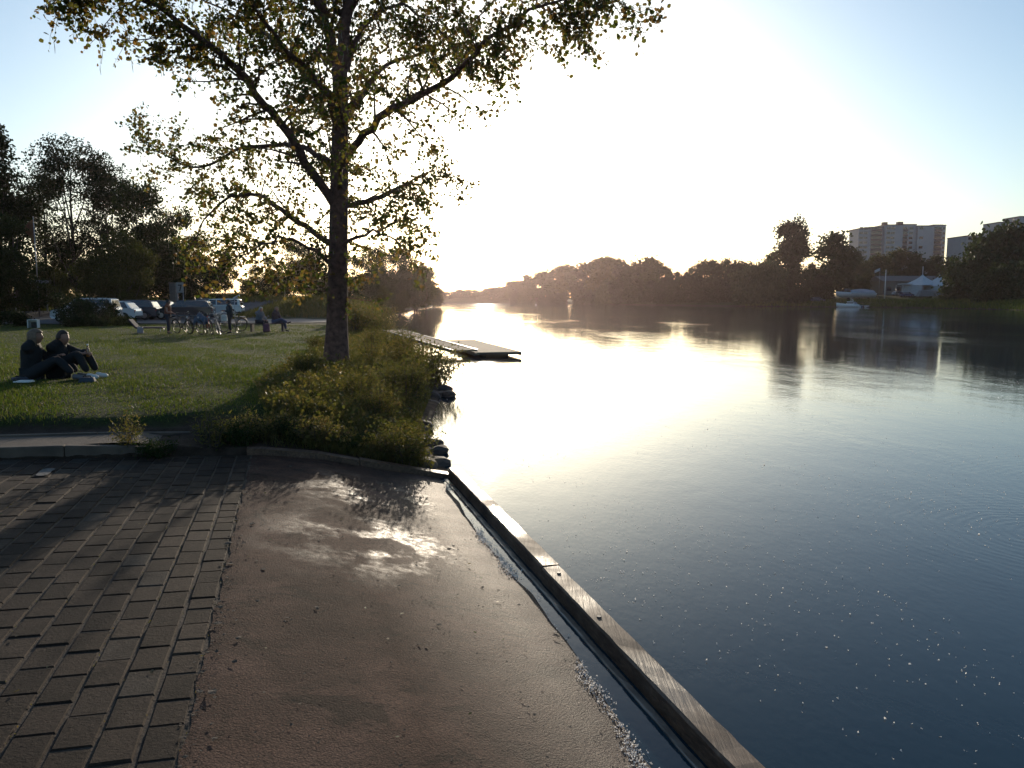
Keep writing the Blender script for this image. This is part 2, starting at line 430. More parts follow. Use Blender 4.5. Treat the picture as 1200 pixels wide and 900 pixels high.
# pavers: separate blocks of one paved surface over a sand bed
m, nt, out = new_mat('paver')
b = N(nt, 'ShaderNodeBsdfPrincipled'); nt.links.new(b.outputs[0], out.inputs[0])
g = N(nt, 'ShaderNodeNewGeometry')
base = ramp(nt, g.outputs['Random Per Island'], [(0, (.026, .0165, .011)), (.5, (.041, .026, .0175)), (.9, (.060, .040, .027)), (1, (.052, .043, .035))])
big = mixc(nt, 1.0, ramp(nt, noise(nt, .7, 5, .6), [(.3, (.62, .62, .64)), (.7, (1.2, 1.18, 1.15))]), ramp(nt, noise(nt, 6, 6, .7), [(.35, (.55, .53, .5)), (.55, (1.1, 1.1, 1.1))]), 'MULTIPLY')
fine = ramp(nt, noise(nt, 45, 5, .75), [(.3, (.55, .54, .52)), (.7, (1.25, 1.24, 1.22))])
col = mixc(nt, 1.0, mixc(nt, 1.0, base, big, 'MULTIPLY'), fine, 'MULTIPLY')
nt.links.new(col, b.inputs['Base Color']); b.inputs['Roughness'].default_value = .88; b.inputs['Specular IOR Level'].default_value = .18
bp = N(nt, 'ShaderNodeBump'); bp.inputs['Distance'].default_value = .006
nt.links.new(noise(nt, 60, 5, .75), bp.inputs['Height']); nt.links.new(bp.outputs[0], b.inputs['Normal'])
M['paver'] = m
M['joint_sand'] = mat('joint_sand', (.085, .058, .038), .95, (.03, .02, .014), 9, .008, 60)
PV = []; PF = []; WP, LP = .158, .245
rp = random.Random(3)
white_marks = []
for ci in range(62):
    d0 = 2.20 + ci * WP
    off = (ci % 2) * .5 * LP + rp.uniform(-.008, .008)
    s = S0 + off
    while s < S1 - .02:
        ln = LP if ci > 0 else rp.choice([.16, .2, .245])
        g1 = rp.uniform(.0035, .006) if ci else .010; g2 = rp.uniform(.005, .009)
        a, c = s + g2 / 2, min(s + ln - g2 / 2, S1)
        if c - a > .04:
            dz = rp.uniform(-.003, .003); t1 = rp.uniform(-.016, .016); t2 = rp.uniform(-.012, .012)
            dl, dr = d0 + g1, d0 + WP - g1
            bv = .008
            mid_s, mid_d = (a + c) / 2, (dl + dr) / 2
            zz = lambda ss, dd, o: float(prof(dd)) + dz + o + (ss - mid_s) * t1 + (dd - mid_d) * t2
            j = len(PV)
            for (x0, x1, y0, y1, o) in ((a, c, dl, dr, -.03), (a, c, dl, dr, -.009), (a + bv, c - bv, dl + bv, dr - bv, 0.001)):
                for (ss, dd) in ((x0, y0), (x1, y0), (x1, y1), (x0, y1)):
                    PV.append(tuple(SD(ss + rp.uniform(-.0015, .0015), dd + rp.uniform(-.0015, .0015), zz(ss, dd, o))))
            for L in (0, 4):
                for k in range(4):
                    k2 = (k + 1) % 4
                    PF.append((j + L + k, j + L + k2, j + L + 4 + k2, j + L + 4 + k))
            PF.append((j + 8, j + 9, j + 10, j + 11))
        s += ln
tag(link('pavement', mesh_np('pavement', PV, PF), M['paver']), kind='structure')
tag(strip('paving_bed', np.linspace(2.13, 12.2, 60), lambda d: float(prof(d)), np.linspace(S0, S1, 60), M['joint_sand'], -.006), kind='structure')

# kerb, path strip and its edging
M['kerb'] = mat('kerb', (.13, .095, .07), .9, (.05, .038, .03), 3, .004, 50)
M['path'] = mat('path', (.11, .078, .055), .9, (.07, .05, .038), 3.5, .008, 40)
def bar(mb, pts_top, width_vec, depth, jit=0):
    for (p, q) in zip(pts_top[:-1], pts_top[1:]):
        w = Vector(width_vec)
        mb.poly([p, q, q + w, p + w], (0, 0, -depth))
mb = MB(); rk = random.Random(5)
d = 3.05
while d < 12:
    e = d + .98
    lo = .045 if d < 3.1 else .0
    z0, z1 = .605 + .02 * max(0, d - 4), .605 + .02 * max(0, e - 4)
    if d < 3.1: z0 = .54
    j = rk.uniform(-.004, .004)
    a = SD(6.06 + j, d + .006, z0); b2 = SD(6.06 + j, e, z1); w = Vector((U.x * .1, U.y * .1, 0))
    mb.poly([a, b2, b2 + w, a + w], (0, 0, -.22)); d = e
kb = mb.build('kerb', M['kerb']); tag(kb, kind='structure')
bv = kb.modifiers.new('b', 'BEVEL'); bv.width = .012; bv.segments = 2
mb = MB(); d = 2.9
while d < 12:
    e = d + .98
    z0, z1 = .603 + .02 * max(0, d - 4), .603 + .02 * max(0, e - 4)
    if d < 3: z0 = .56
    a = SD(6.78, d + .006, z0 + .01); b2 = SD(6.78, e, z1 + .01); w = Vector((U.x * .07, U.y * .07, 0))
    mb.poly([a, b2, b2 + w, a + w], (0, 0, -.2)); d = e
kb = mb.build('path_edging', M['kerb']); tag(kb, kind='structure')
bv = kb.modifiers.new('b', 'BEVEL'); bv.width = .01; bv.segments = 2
tag(strip('path', np.linspace(2.95, 12.2, 40), lambda d: .595 + .02 * max(0, d - 4) - (.10 * max(0, 3.4 - d) / .45), np.linspace(6.165, 6.775, 6), M['path']), kind='structure')

# timber beam in the water
m, nt, out = new_mat('weathered_timber')
b = N(nt, 'ShaderNodeBsdfPrincipled'); nt.links.new(b.outputs[0], out.inputs[0])
g = N(nt, 'ShaderNodeNewGeometry')
mpb = N(nt, 'ShaderNodeMapping'); nt.links.new(g.outputs['Position'], mpb.inputs[0]); mpb.inputs['Rotation'].default_value = (0, 0, R(-16.3)); mpb.inputs['Scale'].default_value = (26, 1.2, 26)
gr = noise(nt, 1.5, 6, .65, mpb.outputs[0], .6)
col = mixc(nt, 1.0, ramp(nt, gr, [(.3, (.045, .022, .013)), (.5, (.10, .054, .031)), (.7, (.18, .105, .062))]), ramp(nt, noise(nt, 2.5, 5), [(.3, (.6, .58, .55)), (.7, (1.2, 1.2, 1.15))]), 'MULTIPLY')
nt.links.new(col, b.inputs['Base Color'])
nt.links.new(ramp(nt, noise(nt, 1.3, 3), [(.4, .36), (.6, .7)]), b.inputs['Roughness'])
bp = N(nt, 'ShaderNodeBump'); bp.inputs['Distance'].default_value = .006; nt.links.new(gr, bp.inputs['Height']); nt.links.new(bp.outputs[0], b.inputs['Normal'])
M['timber'] = m
def beam(s0, s1, d0, d1, z0, z1, seed, seg=.12, name='timber_beam', chamfer=.012, mt=None, zf=None):
    rr_ = random.Random(seed); secs = []
    n = max(2, int(abs(s1 - s0) / seg))
    for i in range(n + 1):
        s = s0 + (s1 - s0) * i / n
        o = zf(s) if zf else 0
        j = lambda a=.003: rr_.uniform(-a, a)
        c = chamfer
        secs.append([SD(s, d0 + j(.005), z0 + o), SD(s, d0 + j(.004), z1 - c + o), SD(s, d0 + c + j(), z1 + j(.002) + o),
                     SD(s, d1 - c + j(), z1 + j(.002) + o), SD(s, d1 + j(.003), z1 - c + o), SD(s, d1, z0 + o)])
    return secs
root = empty('timber_beam', SD(2, -.07, 0))
tag(root, 'long weathered timber beam lying in the water along the edge of the concrete ramp', 'beam')
inv = Matrix.Translation(-Vector(root.location))
def local(o, r):
    o.data.transform(Matrix.Translation(-Vector(r.location))); o.parent = r; return o
mb = MB(); mb.loft(beam(-4.6, 2.55, -.145, .0, -.25, .115, 1), smooth=False); local(mb.build('beam_section', M['timber']), root)
mb = MB(); mb.loft(beam(2.57, 6.05, -.150, -.004, -.25, .120, 2), smooth=False); local(mb.build('beam_section', M['timber']), root)
mb = MB()
for (s, d) in ((-1.9, -.07), (-.2, -.09), (1.6, -.06), (2.4, -.08), (2.75, -.07), (4.3, -.09), (5.8, -.07)):
    mb.tube([SD(s, d, .11), SD(s, d, .121)], [.018, .014], 10)
local(mb.build('bolt_head', M['dark_metal']), root)
root = empty('timber_rail', SD(2, .04, 0)); tag(root, 'thin wet batten running at water level along the inner side of the timber beam', 'batten')
M['wet_wood'] = mat('wet_wood', (.22, .17, .13), .22, (.12, .09, .07), 6, .002, 40, spec=.7)
mb = MB(); mb.loft(beam(-4.6, 6.0, .02, .062, -.1, .010, 3, chamfer=.004), smooth=False); local(mb.build('batten', M['wet_wood']), root)
# edging boards that close the upstream end of the ramp
root = empty('edging_board', SD(6.12, 1, .2)); tag(root, 'grey timber edging board across the far end of the concrete ramp', 'board')
def cross(d0, d1, s0, s1, lift, seed):
    rr_ = random.Random(seed); secs = []
    for i in range(17):
        d = d0 + (d1 - d0) * i / 16; z = float(prof(max(d, -.05))) + lift
        j = lambda: rr_.uniform(-.004, .004)
        secs.append([SD(s0 + j(), d, z - .14), SD(s0 + j(), d, z), SD(s1 + j(), d, z + .004), SD(s1 + j(), d, z - .14)])
    return secs
mb = MB(); mb.loft(cross(-.02, 1.02, 6.06, 6.20, .075, 1), smooth=False); local(mb.build('board', M['timber']), root)
mb = MB(); mb.loft(cross(1.03, 2.25, 6.06, 6.18, .065, 2), smooth=False); local(mb.build('board', M['timber']), root)

# pale paint marks on pavers
M['faded_paint'] = mat('faded_paint', (.16, .15, .14), .9, (.06, .05, .04), 25, .002, 50)
for k, (s, d, a, bq) in enumerate(((5.35, 4.02, .42, .13), (.95, 3.55, .10, .15))):
    mb = MB(); pts = []
    for i in range(14):
        t = 2 * PI * i / 14; q = rp.uniform(.75, 1.0)
        ss = s + a * .5 * max(-.85, min(.85, math.cos(t) * 1.2)) * q; dd = d + bq * .5 * max(-.9, min(.9, math.sin(t) * 1.2)) * q
        pts.append(SD(ss, dd, float(prof(dd)) + .0065))
    mb.poly(pts, (0, 0, .0015))
    tag(mb.build('paint_mark', M['faded_paint']), ('faded white paint stripe on the paving near the kerb', 'small worn white paint mark on a paving block close to the camera')[k], 'paint mark')

# ------------------------------------------------------------------ leaf scatter
def quads(P, size, rnd, asp=.6, nrm=None, fold=.25, droop=0.0):
    """one folded leaf per point: 6 verts, two quads sharing the midrib"""
    n = len(P)
    a = rnd.normal(size=(n, 3)); a /= np.linalg.norm(a, axis=1)[:, None]
    a[:, 2] -= droop; a /= np.linalg.norm(a, axis=1)[:, None]
    b = rnd.normal(size=(n, 3)); b -= (b * a).sum(1)[:, None] * a; b /= np.linalg.norm(b, axis=1)[:, None]
    c = np.cross(a, b)
    s = (size * rnd.uniform(.6, 1.35, n))[:, None] if np.isscalar(size) else (size * rnd.uniform(.7, 1.3, n))[:, None]
    w = s * asp * .5
    p0 = P; p1 = P + a * s
    m1 = P + a * s * .35; m2 = P + a * s * .75
    V = np.stack([p0, m1 + b * w + c * w * fold, m2 + b * w * .7 + c * w * fold, p1, m2 - b * w * .7 + c * w * fold, m1 - b * w + c * w * fold], 1).reshape(-1, 3)
    i = (np.arange(n) * 6)[:, None]
    Fq = np.concatenate([i + np.array([[0, 1, 2, 3]]), i + np.array([[0, 3, 4, 5]])], 0)
    return V, Fq
def lobes_points(lobes, n, rnd, hollow=.25):
    vol = np.array([l[3] * l[4] * l[5] for l in lobes]) ** .8; pk = rnd.choice(len(lobes), n, p=vol / vol.sum())
    L = np.array(lobes)[pk]
    d = rnd.normal(size=(n, 3)); d /= np.linalg.norm(d, axis=1)[:, None]
    r = rnd.uniform(hollow, 1.0, n) ** .6 * (1 + .10 * rnd.normal(size=n))
    return L[:, :3] + d * r[:, None] * L[:, 3:6]
def make_crown(name, Ht, Wd, base, n_lobes, n_leaf, size, mt, seed, shape='round', droop=0, parent=None, sub=14):
    """crown of leaf clumps gathered into lobes; base: height where foliage starts"""
    rnd = np.random.default_rng(seed)
    lobes = []
    for i in range(n_lobes):
        u = rnd.uniform(0, 1)
        z = base + (Ht - base) * (.08 + .86 * u)
        if shape == 'round': wr = math.sqrt(max(.05, 1 - (2 * u - .9) ** 2)) * .9
        elif shape == 'cone': wr = (1 - u) * .95 + .1
        elif shape == 'bank': wr = 1.0 - .45 * u ** 2
        else: wr = .55 + .5 * math.sin(PI * min(1, u * 1.05))
        t = rnd.uniform(0, 2 * PI); q = math.sqrt(rnd.uniform(.1, 1)) * wr * Wd * .5 * .75
        r = Wd * .5 * rnd.uniform(.22, .42) * (.6 + .5 * wr)
        lobes.append((q * math.cos(t), q * math.sin(t), z, r, r, r * rnd.uniform(.6, .95)))
    # clumps inside lobes, leaves inside clumps
    nc = n_leaf // sub
    C = lobes_points(lobes, nc, rnd)
    C[:, 2] = np.maximum(C[:, 2], base * .6)
    P = np.repeat(C, sub, 0) + rnd.normal(size=(nc * sub, 3)) * size * np.array([1.3, 1.3, .9]) * (1.0)
    if droop:
        P[:, 2] -= np.abs(rnd.normal(size=len(P))) * size * droop
    V, Fq = quads(P, size, rnd, asp=.75, droop=droop * .5)
    return link(name, mesh_np(name, V, Fq), mt, parent), lobes
def tree_proto(name, Ht, Wd, base, n_lobes, n_leaf, size, mt, seed, shape='round', droop=0, trunk_r=.3, sub=14):
    root = empty(name)
    cr, lobes = make_crown('crown', Ht, Wd, base, n_lobes, n_leaf, size, mt, seed, shape, droop, root, sub)
    mb = MB(); rr_ = random.Random(seed)
    top = Ht * .8
    pts = [Vector((rr_.uniform(-.02, .02) * Wd * (i > 0), rr_.uniform(-.02, .02) * Wd * (i > 0), -.4 + (top + .4) * i / 5)) for i in range(6)]
    mb.tube(pts, [trunk_r * (1.25 if i == 0 else 1 - .8 * i / 5) for i in range(6)], 8)
    for l in lobes[:min(12, len(lobes))]:
        k = max(1, min(4, int(5 * (l[2] * .55 + .4) / (top + .4)))); p = pts[k]
        c = Vector(l[:3]); midp = p.lerp(c, .5) + Vector((0, 0, -.04 * Ht))
        mb.tube([p, midp, c], [trunk_r * .4, trunk_r * .25, trunk_r * .07], 6)
    mb.build('trunk', M['bark_far'], root)
    return root, kids_of(root)

protos = {}
def P_(key, *a, **k): protos[key] = tree_proto(*a, **k)
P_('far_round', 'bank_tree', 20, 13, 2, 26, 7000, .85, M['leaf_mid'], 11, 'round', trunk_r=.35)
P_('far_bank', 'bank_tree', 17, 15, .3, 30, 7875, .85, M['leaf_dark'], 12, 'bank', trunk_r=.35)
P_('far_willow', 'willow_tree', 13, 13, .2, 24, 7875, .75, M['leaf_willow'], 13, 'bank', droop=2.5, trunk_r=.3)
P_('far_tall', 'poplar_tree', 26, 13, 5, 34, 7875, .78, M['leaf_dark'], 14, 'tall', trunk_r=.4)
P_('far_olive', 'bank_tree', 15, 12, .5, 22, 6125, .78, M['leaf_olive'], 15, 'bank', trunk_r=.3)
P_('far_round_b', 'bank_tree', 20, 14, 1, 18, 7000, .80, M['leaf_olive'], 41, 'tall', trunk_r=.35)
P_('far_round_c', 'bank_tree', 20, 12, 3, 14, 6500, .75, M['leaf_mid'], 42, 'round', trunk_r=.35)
used = set()
def place(key, px, Y, ht, wd=None, label='', group=None, cat='tree', rz=None, name=None, dz=-.2, x=None):
    root, kids = protos[key]
    base_h = {'far_round': 20, 'far_round_b': 20, 'far_round_c': 20, 'far_bank': 17, 'far_willow': 13, 'far_tall': 26, 'far_olive': 15, 'mid_a': 17, 'mid_b': 16, 'mid_c': 12, 'mid_con': 19, 'small': 4}[key]
    if key not in used: o = root; used.add(key)
    else: o = copy_fast(root, kids)
    X_ = xat(px, Y) if x is None else x
    o.location = (X_, Y, gz(X_, Y) + dz)
    k = ht / base_h; kw = k * (wd or 1)
    o.scale = (kw, kw, k); o.rotation_euler = (0, 0, random.uniform(0, 6.28) if rz is None else rz)
    tag(o, label, cat, group)
    if name: o.name = name
    return o
def topz(py, Y): return at(600, py, Y).z
# --- right bank, from the bend to the marina
rr = random.Random(21)
def skyline(px):   # tree-top line of the far bank as surveyed
    return float(np.interp(px, [515, 560, 592, 600, 625, 655, 672, 690, 706, 722, 740, 756, 772, 790, 820, 850, 866, 885], [346, 344, 341, 334, 318, 310, 313, 310, 303, 308, 318, 310, 312, 322, 314, 308, 314, 310]))
# far bend
for i, px in enumerate(np.linspace(498, 600, 13)):
    Y = 560 + rr.uniform(-8, 25)
    place(rr.choice(['far_bank', 'far_round', 'far_round_b']), px, Y, (topz(skyline(px), Y) - 1) * rr.uniform(.95, 1.1) + 2.2, 2.2, 'low hazy tree in the row closing the river bend', 'trees at the river bend', dz=-2.4)
# along the right bank
bank_y = lambda px: float(np.interp(px, [590, 640, 700, 780, 860, 900, 985], [525, 460, 404, 320, 268, 256, 243]))
grpA = 'trees along the far right bank'
for i, px in enumerate([597, 606, 618, 629, 641, 652, 664, 676, 688, 699, 709, 721, 733, 745, 757, 769]):
    Y = bank_y(px) + rr.uniform(8, 18)
    ht = (topz(skyline(px), Y) - 1) * rr.uniform(1.02, 1.12)
    place(rr.choice(['far_round', 'far_bank', 'far_round_b', 'far_round_c']), px, Y, ht, 1.15, 'hazy rounded tree in the dense row on the far bank left of the marina', grpA)
for i, px in enumerate([604, 622, 640, 658, 676, 694, 712, 730, 748, 764, 780]):
    Y = bank_y(px) + rr.uniform(1, 5)
    ht = (topz(skyline(px), Y) - 1) * rr.uniform(.5, .75)
    place(rr.choice(['far_willow', 'far_bank']), px, Y, ht, 1.1, 'lower hazy tree at the water edge in front of the dense far row', 'low trees in front of the far row')
grpB = 'dark trees behind the far willows'
for i, px in enumerate([782, 794, 808, 822, 836, 850, 862, 874]):
    Y = bank_y(px) + rr.uniform(14, 24)
    ht = (topz(skyline(px), Y) - 1) * rr.uniform(1.0, 1.08)
    place(rr.choice(['far_bank', 'far_round', 'far_round_b']), px, Y, ht, .8, 'dark tree standing in the row behind the pale far willows', grpB)
for i, (px, py) in enumerate([(790, 332), (806, 326), (822, 328), (840, 327)]):
    Y = bank_y(px) + 4
    place('far_bank', px, Y, topz(py, Y) - .8, 1.1, 'dark bushy tree hanging over the water left of the willows', 'dark bank trees left of the willows')
for i, (px, py) in enumerate([(868, 318), (884, 312), (899, 309), (912, 316)]):
    Y = bank_y(px) + 3 + i
    place('far_willow', px, Y, topz(py, Y) - .8, .95, 'pale green willow hanging over the water below the tall tree', 'willows below the tall tree')
place('far_tall', 925, 268, topz(256, 268) - 1, .88, 'tall airy tree rising above the willows on the far bank')
place('far_round', 902, 275, topz(300, 275) - 1, .8, 'middle-sized dark tree just left of the tall airy tree')
place('far_round', 948, 262, topz(312, 262) - 1, .8, 'rounded tree at the right foot of the tall airy tree')
place('far_round', 975, 262, topz(280, 262) - 1, 1.3, 'dark dome-shaped tree between the tall airy tree and the apartment block')
place('far_bank', 935, 250, topz(322, 250) - 1, 1.2, 'dense dark bush tree at the water below the dome-shaped tree')
place('far_bank', 962, 250, topz(326, 250) - 1, 1.1, 'dense low tree at the water left of the covered cruiser')
for px, py, Y, lb in ((1000, 302, 290, 'dark tree below the left end of the long apartment block'), (1022, 300, 300, 'green tree below the middle of the long apartment block'),
                      (1045, 294, 310, 'broad green tree in front of the long apartment block'), (1070, 296, 305, 'broad dark tree below the right half of the long apartment block'),
                      (1092, 299, 300, 'dark tree below the right end of the long apartment block'), (1112, 300, 290, 'dark tree in the gap between the apartment blocks'),
                      (1010, 324, 262, 'small round green tree behind the covered cruiser'), (1107, 318, 262, 'yellowish tree behind the right tent'), (1052, 322, 275, 'dark tree behind the left tent'), (1078, 326, 280, 'low dark tree behind the two tents')):
    place('far_olive' if 'green' in lb or 'yellow' in lb else 'far_round', px, Y, topz(py, Y) - gz(xat(px, Y), Y), 1.05, lb)
# large willow mass at the right edge
for px, py, Y, lb in ((1150, 296, 205, 'rounded willow at the left end of the big right-bank thicket'), (1148, 283, 208, 'tall willow second from the left in the right-bank thicket'), (1172, 268, 210, 'high crowned tree in the middle of the right-bank thicket'),
                      (1198, 260, 205, 'highest tree of the right-bank thicket at the edge of the view'), (1152, 322, 192, 'low willow hanging over the water beside the tents'), (1172, 312, 188, 'low willow hanging over the water below the high crowned tree'), (1205, 305, 182, 'low willow at the water below the highest right-bank tree'), (1235, 262, 200, 'large tree outside the right edge of the view')):
    place('far_willow', px, Y, topz(py, Y) - gz(xat(px, Y), Y) + .3, 1.15, lb)

# --- left side trees
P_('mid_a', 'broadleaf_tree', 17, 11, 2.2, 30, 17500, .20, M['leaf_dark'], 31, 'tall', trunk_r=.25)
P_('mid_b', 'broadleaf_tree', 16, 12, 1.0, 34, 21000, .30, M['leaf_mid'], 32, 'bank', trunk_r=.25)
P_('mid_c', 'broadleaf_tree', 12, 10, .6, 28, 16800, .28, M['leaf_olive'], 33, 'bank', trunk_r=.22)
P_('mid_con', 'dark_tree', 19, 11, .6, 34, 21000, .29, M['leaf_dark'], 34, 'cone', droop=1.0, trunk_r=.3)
P_('small', 'young_tree', 4, 2.2, 1.0, 8, 1400, .10, M['leaf_olive'], 35, 'round', trunk_r=.05)
def pl(key, px, py, Y, wd, lb, group=None, rz=None):
    X_ = xat(px, Y); return place(key, px, Y, topz(py, Y) - gz(X_, Y) + .2, wd, lb, group, rz=rz)
pl('mid_con', 2, 138, 72, .95, 'tall dark pointed tree at the left edge of the view')
pl('mid_con', -45, 160, 74, 1.0, 'second dark pointed tree just outside the left edge')
pl('mid_a', 92, 162, 78, .95, 'tall airy tree with sky showing through its crown beyond the car park')
pl('mid_a', 58, 195, 84, .8, 'airy tree between the dark pointed tree and the flagpole')
pl('mid_a', 132, 182, 80, .75, 'narrow airy tree right of the tallest crown beyond the car park')
pl('mid_b', 165, 212, 72, .9, 'dense green tree above the parked white hatchback')
pl('mid_c', 150, 270, 64, .85, 'olive green bushy tree close behind the parked white cars')
pl('mid_c', 118, 290, 66, .9, 'lower olive tree behind the parked silver van')
pl('mid_b', 205, 245, 78, .8, 'dense tree left of the white number sign')
pl('mid_b', 236, 275, 84, .8, 'rounded dark tree directly behind the number sign')
pl('mid_c', 265, 290, 88, .7, 'low rounded tree right of the number sign')
pl('mid_b', 20, 255, 66, .9, 'dark bushy tree behind the guard rail')
pl('mid_c', 60, 300, 76, .8, 'low bushy tree behind the flagpole')
pl('mid_b', 90, 285, 88, 1.0, 'wide dark tree filling the gap behind the flagpole')
pl('small', 66, 305, 68, 1.2, 'thin young tree with pale leaves beside the flagpole')
pl('mid_b', 318, 300, 104, .8, 'rounded tree behind the two people on the bench')
pl('mid_b', 345, 282, 100, .9, 'tall rounded tree just left of the big riverside trunk')
pl('mid_c', 372, 290, 98, .8, 'rounded tree half hidden behind the big riverside trunk')
pl('mid_b', 398, 296, 100, .9, 'rounded tree directly behind the big riverside trunk')
pl('mid_b', 438, 288, 104, .9, 'tall tree on the left bank right of the big trunk')
pl('mid_b', 468, 290, 128, .95, 'broad tree on the left bank overhanging the river')
pl('mid_c', 488, 300, 150, 1.0, 'tree near the point of the left bank', rz=1)
pl('mid_b', 500, 314, 190, 1.0, 'farthest rounded tree at the tip of the left bank')
pl('mid_c', 508, 333, 250, 1.3, 'small distant tree at the water past the left bank tip')
pl('mid_c', 448, 335, 92, .9, 'low bushy tree at the water under the left bank trees')
pl('mid_c', 470, 340, 108, .9, 'second low bushy tree at the water under the left bank trees')
pl('mid_b', 420, 300, 118, 1.0, 'dark rounded tree showing just right of the big trunk on the left bank')
pl('mid_b', 452, 296, 116, 1.0, 'tree between the tallest left bank tree and the overhanging one')
pl('mid_c', 486, 318, 140, 1.3, 'low spreading tree at the foot of the left bank point')
pl('mid_c', 330, 318, 92, 1.2, 'low spreading tree above the grassy mound left of the big trunk')
pl('mid_b', 362, 288, 112, .9, 'second row tree seen between the limbs left of the big trunk')
pl('mid_b', 300, 312, 110, .9, 'distant tree closing the gap right of the bicycles')
pl('mid_b', -150, 190, 66, 1.1, 'broad tree at the end of the car park outside the view')
pl('mid_c', -260, 230, 70, 1.1, 'wide bushy tree farther left outside the view')
pl('mid_b', -400, 200, 74, 1.2, 'big rounded tree far left outside the view')
pl('mid_b', -90, 200, 60, 1.0, 'large tree well outside the left edge')

# ------------------------------------------------------------------ the big riverside tree
TY = 16.6
tb = at(394, 432, TY); tb.z = gz(tb.x, TY)
hero = empty('poplar_tree', tb)
tag(hero, 'big poplar with a straight trunk and spreading leafy limbs on the riverbank beside the lawn', 'tree')
segs = []    # (points, r0, r1)
rt = random.Random(99)
def T(px, py, dy=0): return at(px, py, TY + dy) - tb
tr = [Vector((0, 0, -.3)), T(394, 425), T(395, 380), T(396, 320), T(397, 250), T(398, 190), T(399, 130), T(398, 78)]
trunk_r = [.42, .29, .230, .210, .195, .185, .165, .155]
limbs = [
    (tr, trunk_r),
    ([T(396, 82), T(388, 55, .1), T(380, 10, .3), T(372, -70, .6), T(360, -170, .9), T(350, -260, 1.2)], [.12, .11, .10, .075, .05, .015]),
    ([T(399, 82), T(405, 30, -.1), T(408, -40, -.2), T(415, -130, -.4), T(420, -230, -.7), T(428, -330, -.8)], [.13, .12, .10, .08, .05, .015]),
    ([T(397, 245), T(374, 215, -.3), T(350, 178, -.7), T(327, 144, -1.0), T(300, 108, -1.4), T(272, 74, -1.8), T(228, 40, -2.2), T(187, 12, -2.6), T(140, -15, -3.0), T(95, -25, -3.3)], [.11, .10, .092, .085, .078, .07, .055, .045, .03, .012]),
    ([T(396, 292), T(368, 272, .3), T(338, 252, .7), T(311, 232, 1.0), T(285, 228, 1.4), T(262, 234, 1.8), T(240, 258, 2.1), T(228, 285, 2.3)], [.075, .065, .055, .045, .038, .03, .02, .008]),
    ([T(398, 198), T(372, 182, .6), T(345, 172, 1.2), T(311, 171, 1.7), T(272, 178, 2.2), T(238, 196, 2.6), T(200, 185, 3.0), T(165, 165, 3.3)], [.08, .065, .055, .048, .04, .03, .02, .008]),
    ([T(398, 192), T(410, 180, -.1), T(429, 157, -.4), T(453, 133, -.8), T(484, 115, -1.2), T(519, 98, -1.6), T(546, 71, -2.0), T(574, 45, -2.4), T(619, 15, -2.9), T(660, 0, -3.2), T(720, -8, -3.6)], [.095, .085, .08, .074, .066, .058, .05, .04, .028, .018, .008]),
    ([T(398, 242), T(420, 238, .4), T(446, 231, .9), T(470, 220, 1.3), T(492, 207, 1.7), T(510, 193, 1.9)], [.07, .06, .052, .036, .02, .008]),
    ([T(399, 95), T(411, 65, .5), T(422, 42, .9), T(440, 20, 1.3), T(469, 2, 1.8), T(501, 24, 2.2), T(532, 58, 2.5)], [.085, .07, .06, .048, .036, .02, .008]),
    ([T(396, 320), T(378, 300, -.5), T(352, 284, -1.1), T(325, 280, -1.6), T(300, 292, -2.1), T(275, 300, -2.6)], [.05, .042, .034, .026, .018, .007]),
    ([T(397, 290), T(420, 276, -.6), T(448, 272, -1.2), T(472, 290, -1.6)], [.045, .036, .022, .007]),
    ([T(396, 160), T(385, 120, -.8), T(362, 85, -1.5), T(330, 50, -2.2), T(300, 10, -2.8), T(270, -40, -3.3)], [.075, .065, .052, .04, .026, .01]),
    ([T(398, 140), T(380, 105, 1.0), T(350, 80, 2.0), T(310, 40, 3.0), T(260, 10, 3.8), T(200, -20, 4.4)], [.07, .06, .05, .04, .025, .01]),
    ([T(399, 150), T(425, 110, 1.2), T(455, 75, 2.3), T(500, 60, 3.2), T(550, 30, 4.0), T(600, -20, 4.8)], [.07, .06, .05, .038, .024, .01]),
    ([T(400, 20), T(440, -30, -.8), T(490, -60, -1.6), T(560, -75, -2.4), T(640, -70, -3.0), T(700, -40, -3.2)], [.08, .065, .05, .038, .024, .01]),
    ([T(385, 20), T(340, -30, -.8), T(280, -60, -1.6), T(200, -70, -2.4), T(120, -50, -3.0), T(60, -20, -3.4)], [.08, .065, .05, .038, .024, .01]),
    ([T(378, -20), T(330, -90, .8), T(270, -150, 1.6), T(200, -180, 2.4)], [.06, .05, .035, .01]),
    ([T(410, -40), T(470, -120, .8), T(540, -170, 1.6), T(600, -200, 2.4)], [.06, .05, .035, .01]),
    ([T(397, 225), T(400, 200, -1.0), T(405, 170, -2.0), T(400, 130, -3.0), T(395, 90, -3.8)], [.06, .05, .036, .022, .01]),
    ([T(397, 260), T(395, 235, 1.0), T(390, 205, 2.2), T(385, 170, 3.2), T(380, 120, 4.0)], [.06, .05, .036, .022, .01]),
]
mb = MB(); LP_ = []; LS_ = []
def perp_rand(d):
    v = Vector((rt.gauss(0, 1), rt.gauss(0, 1), rt.gauss(0, 1))); v = v - v.dot(d) * d
    return v.normalized()
tw = MB()
catk = []
def leaves_on(p, q, n, spread):
    for _ in range(n):
        f = rt.uniform(0, 1); c = p.lerp(q, f)
        LP_.append((c.x + rt.gauss(0, spread), c.y + rt.gauss(0, spread), c.z + rt.gauss(0, spread * .8) - .03))
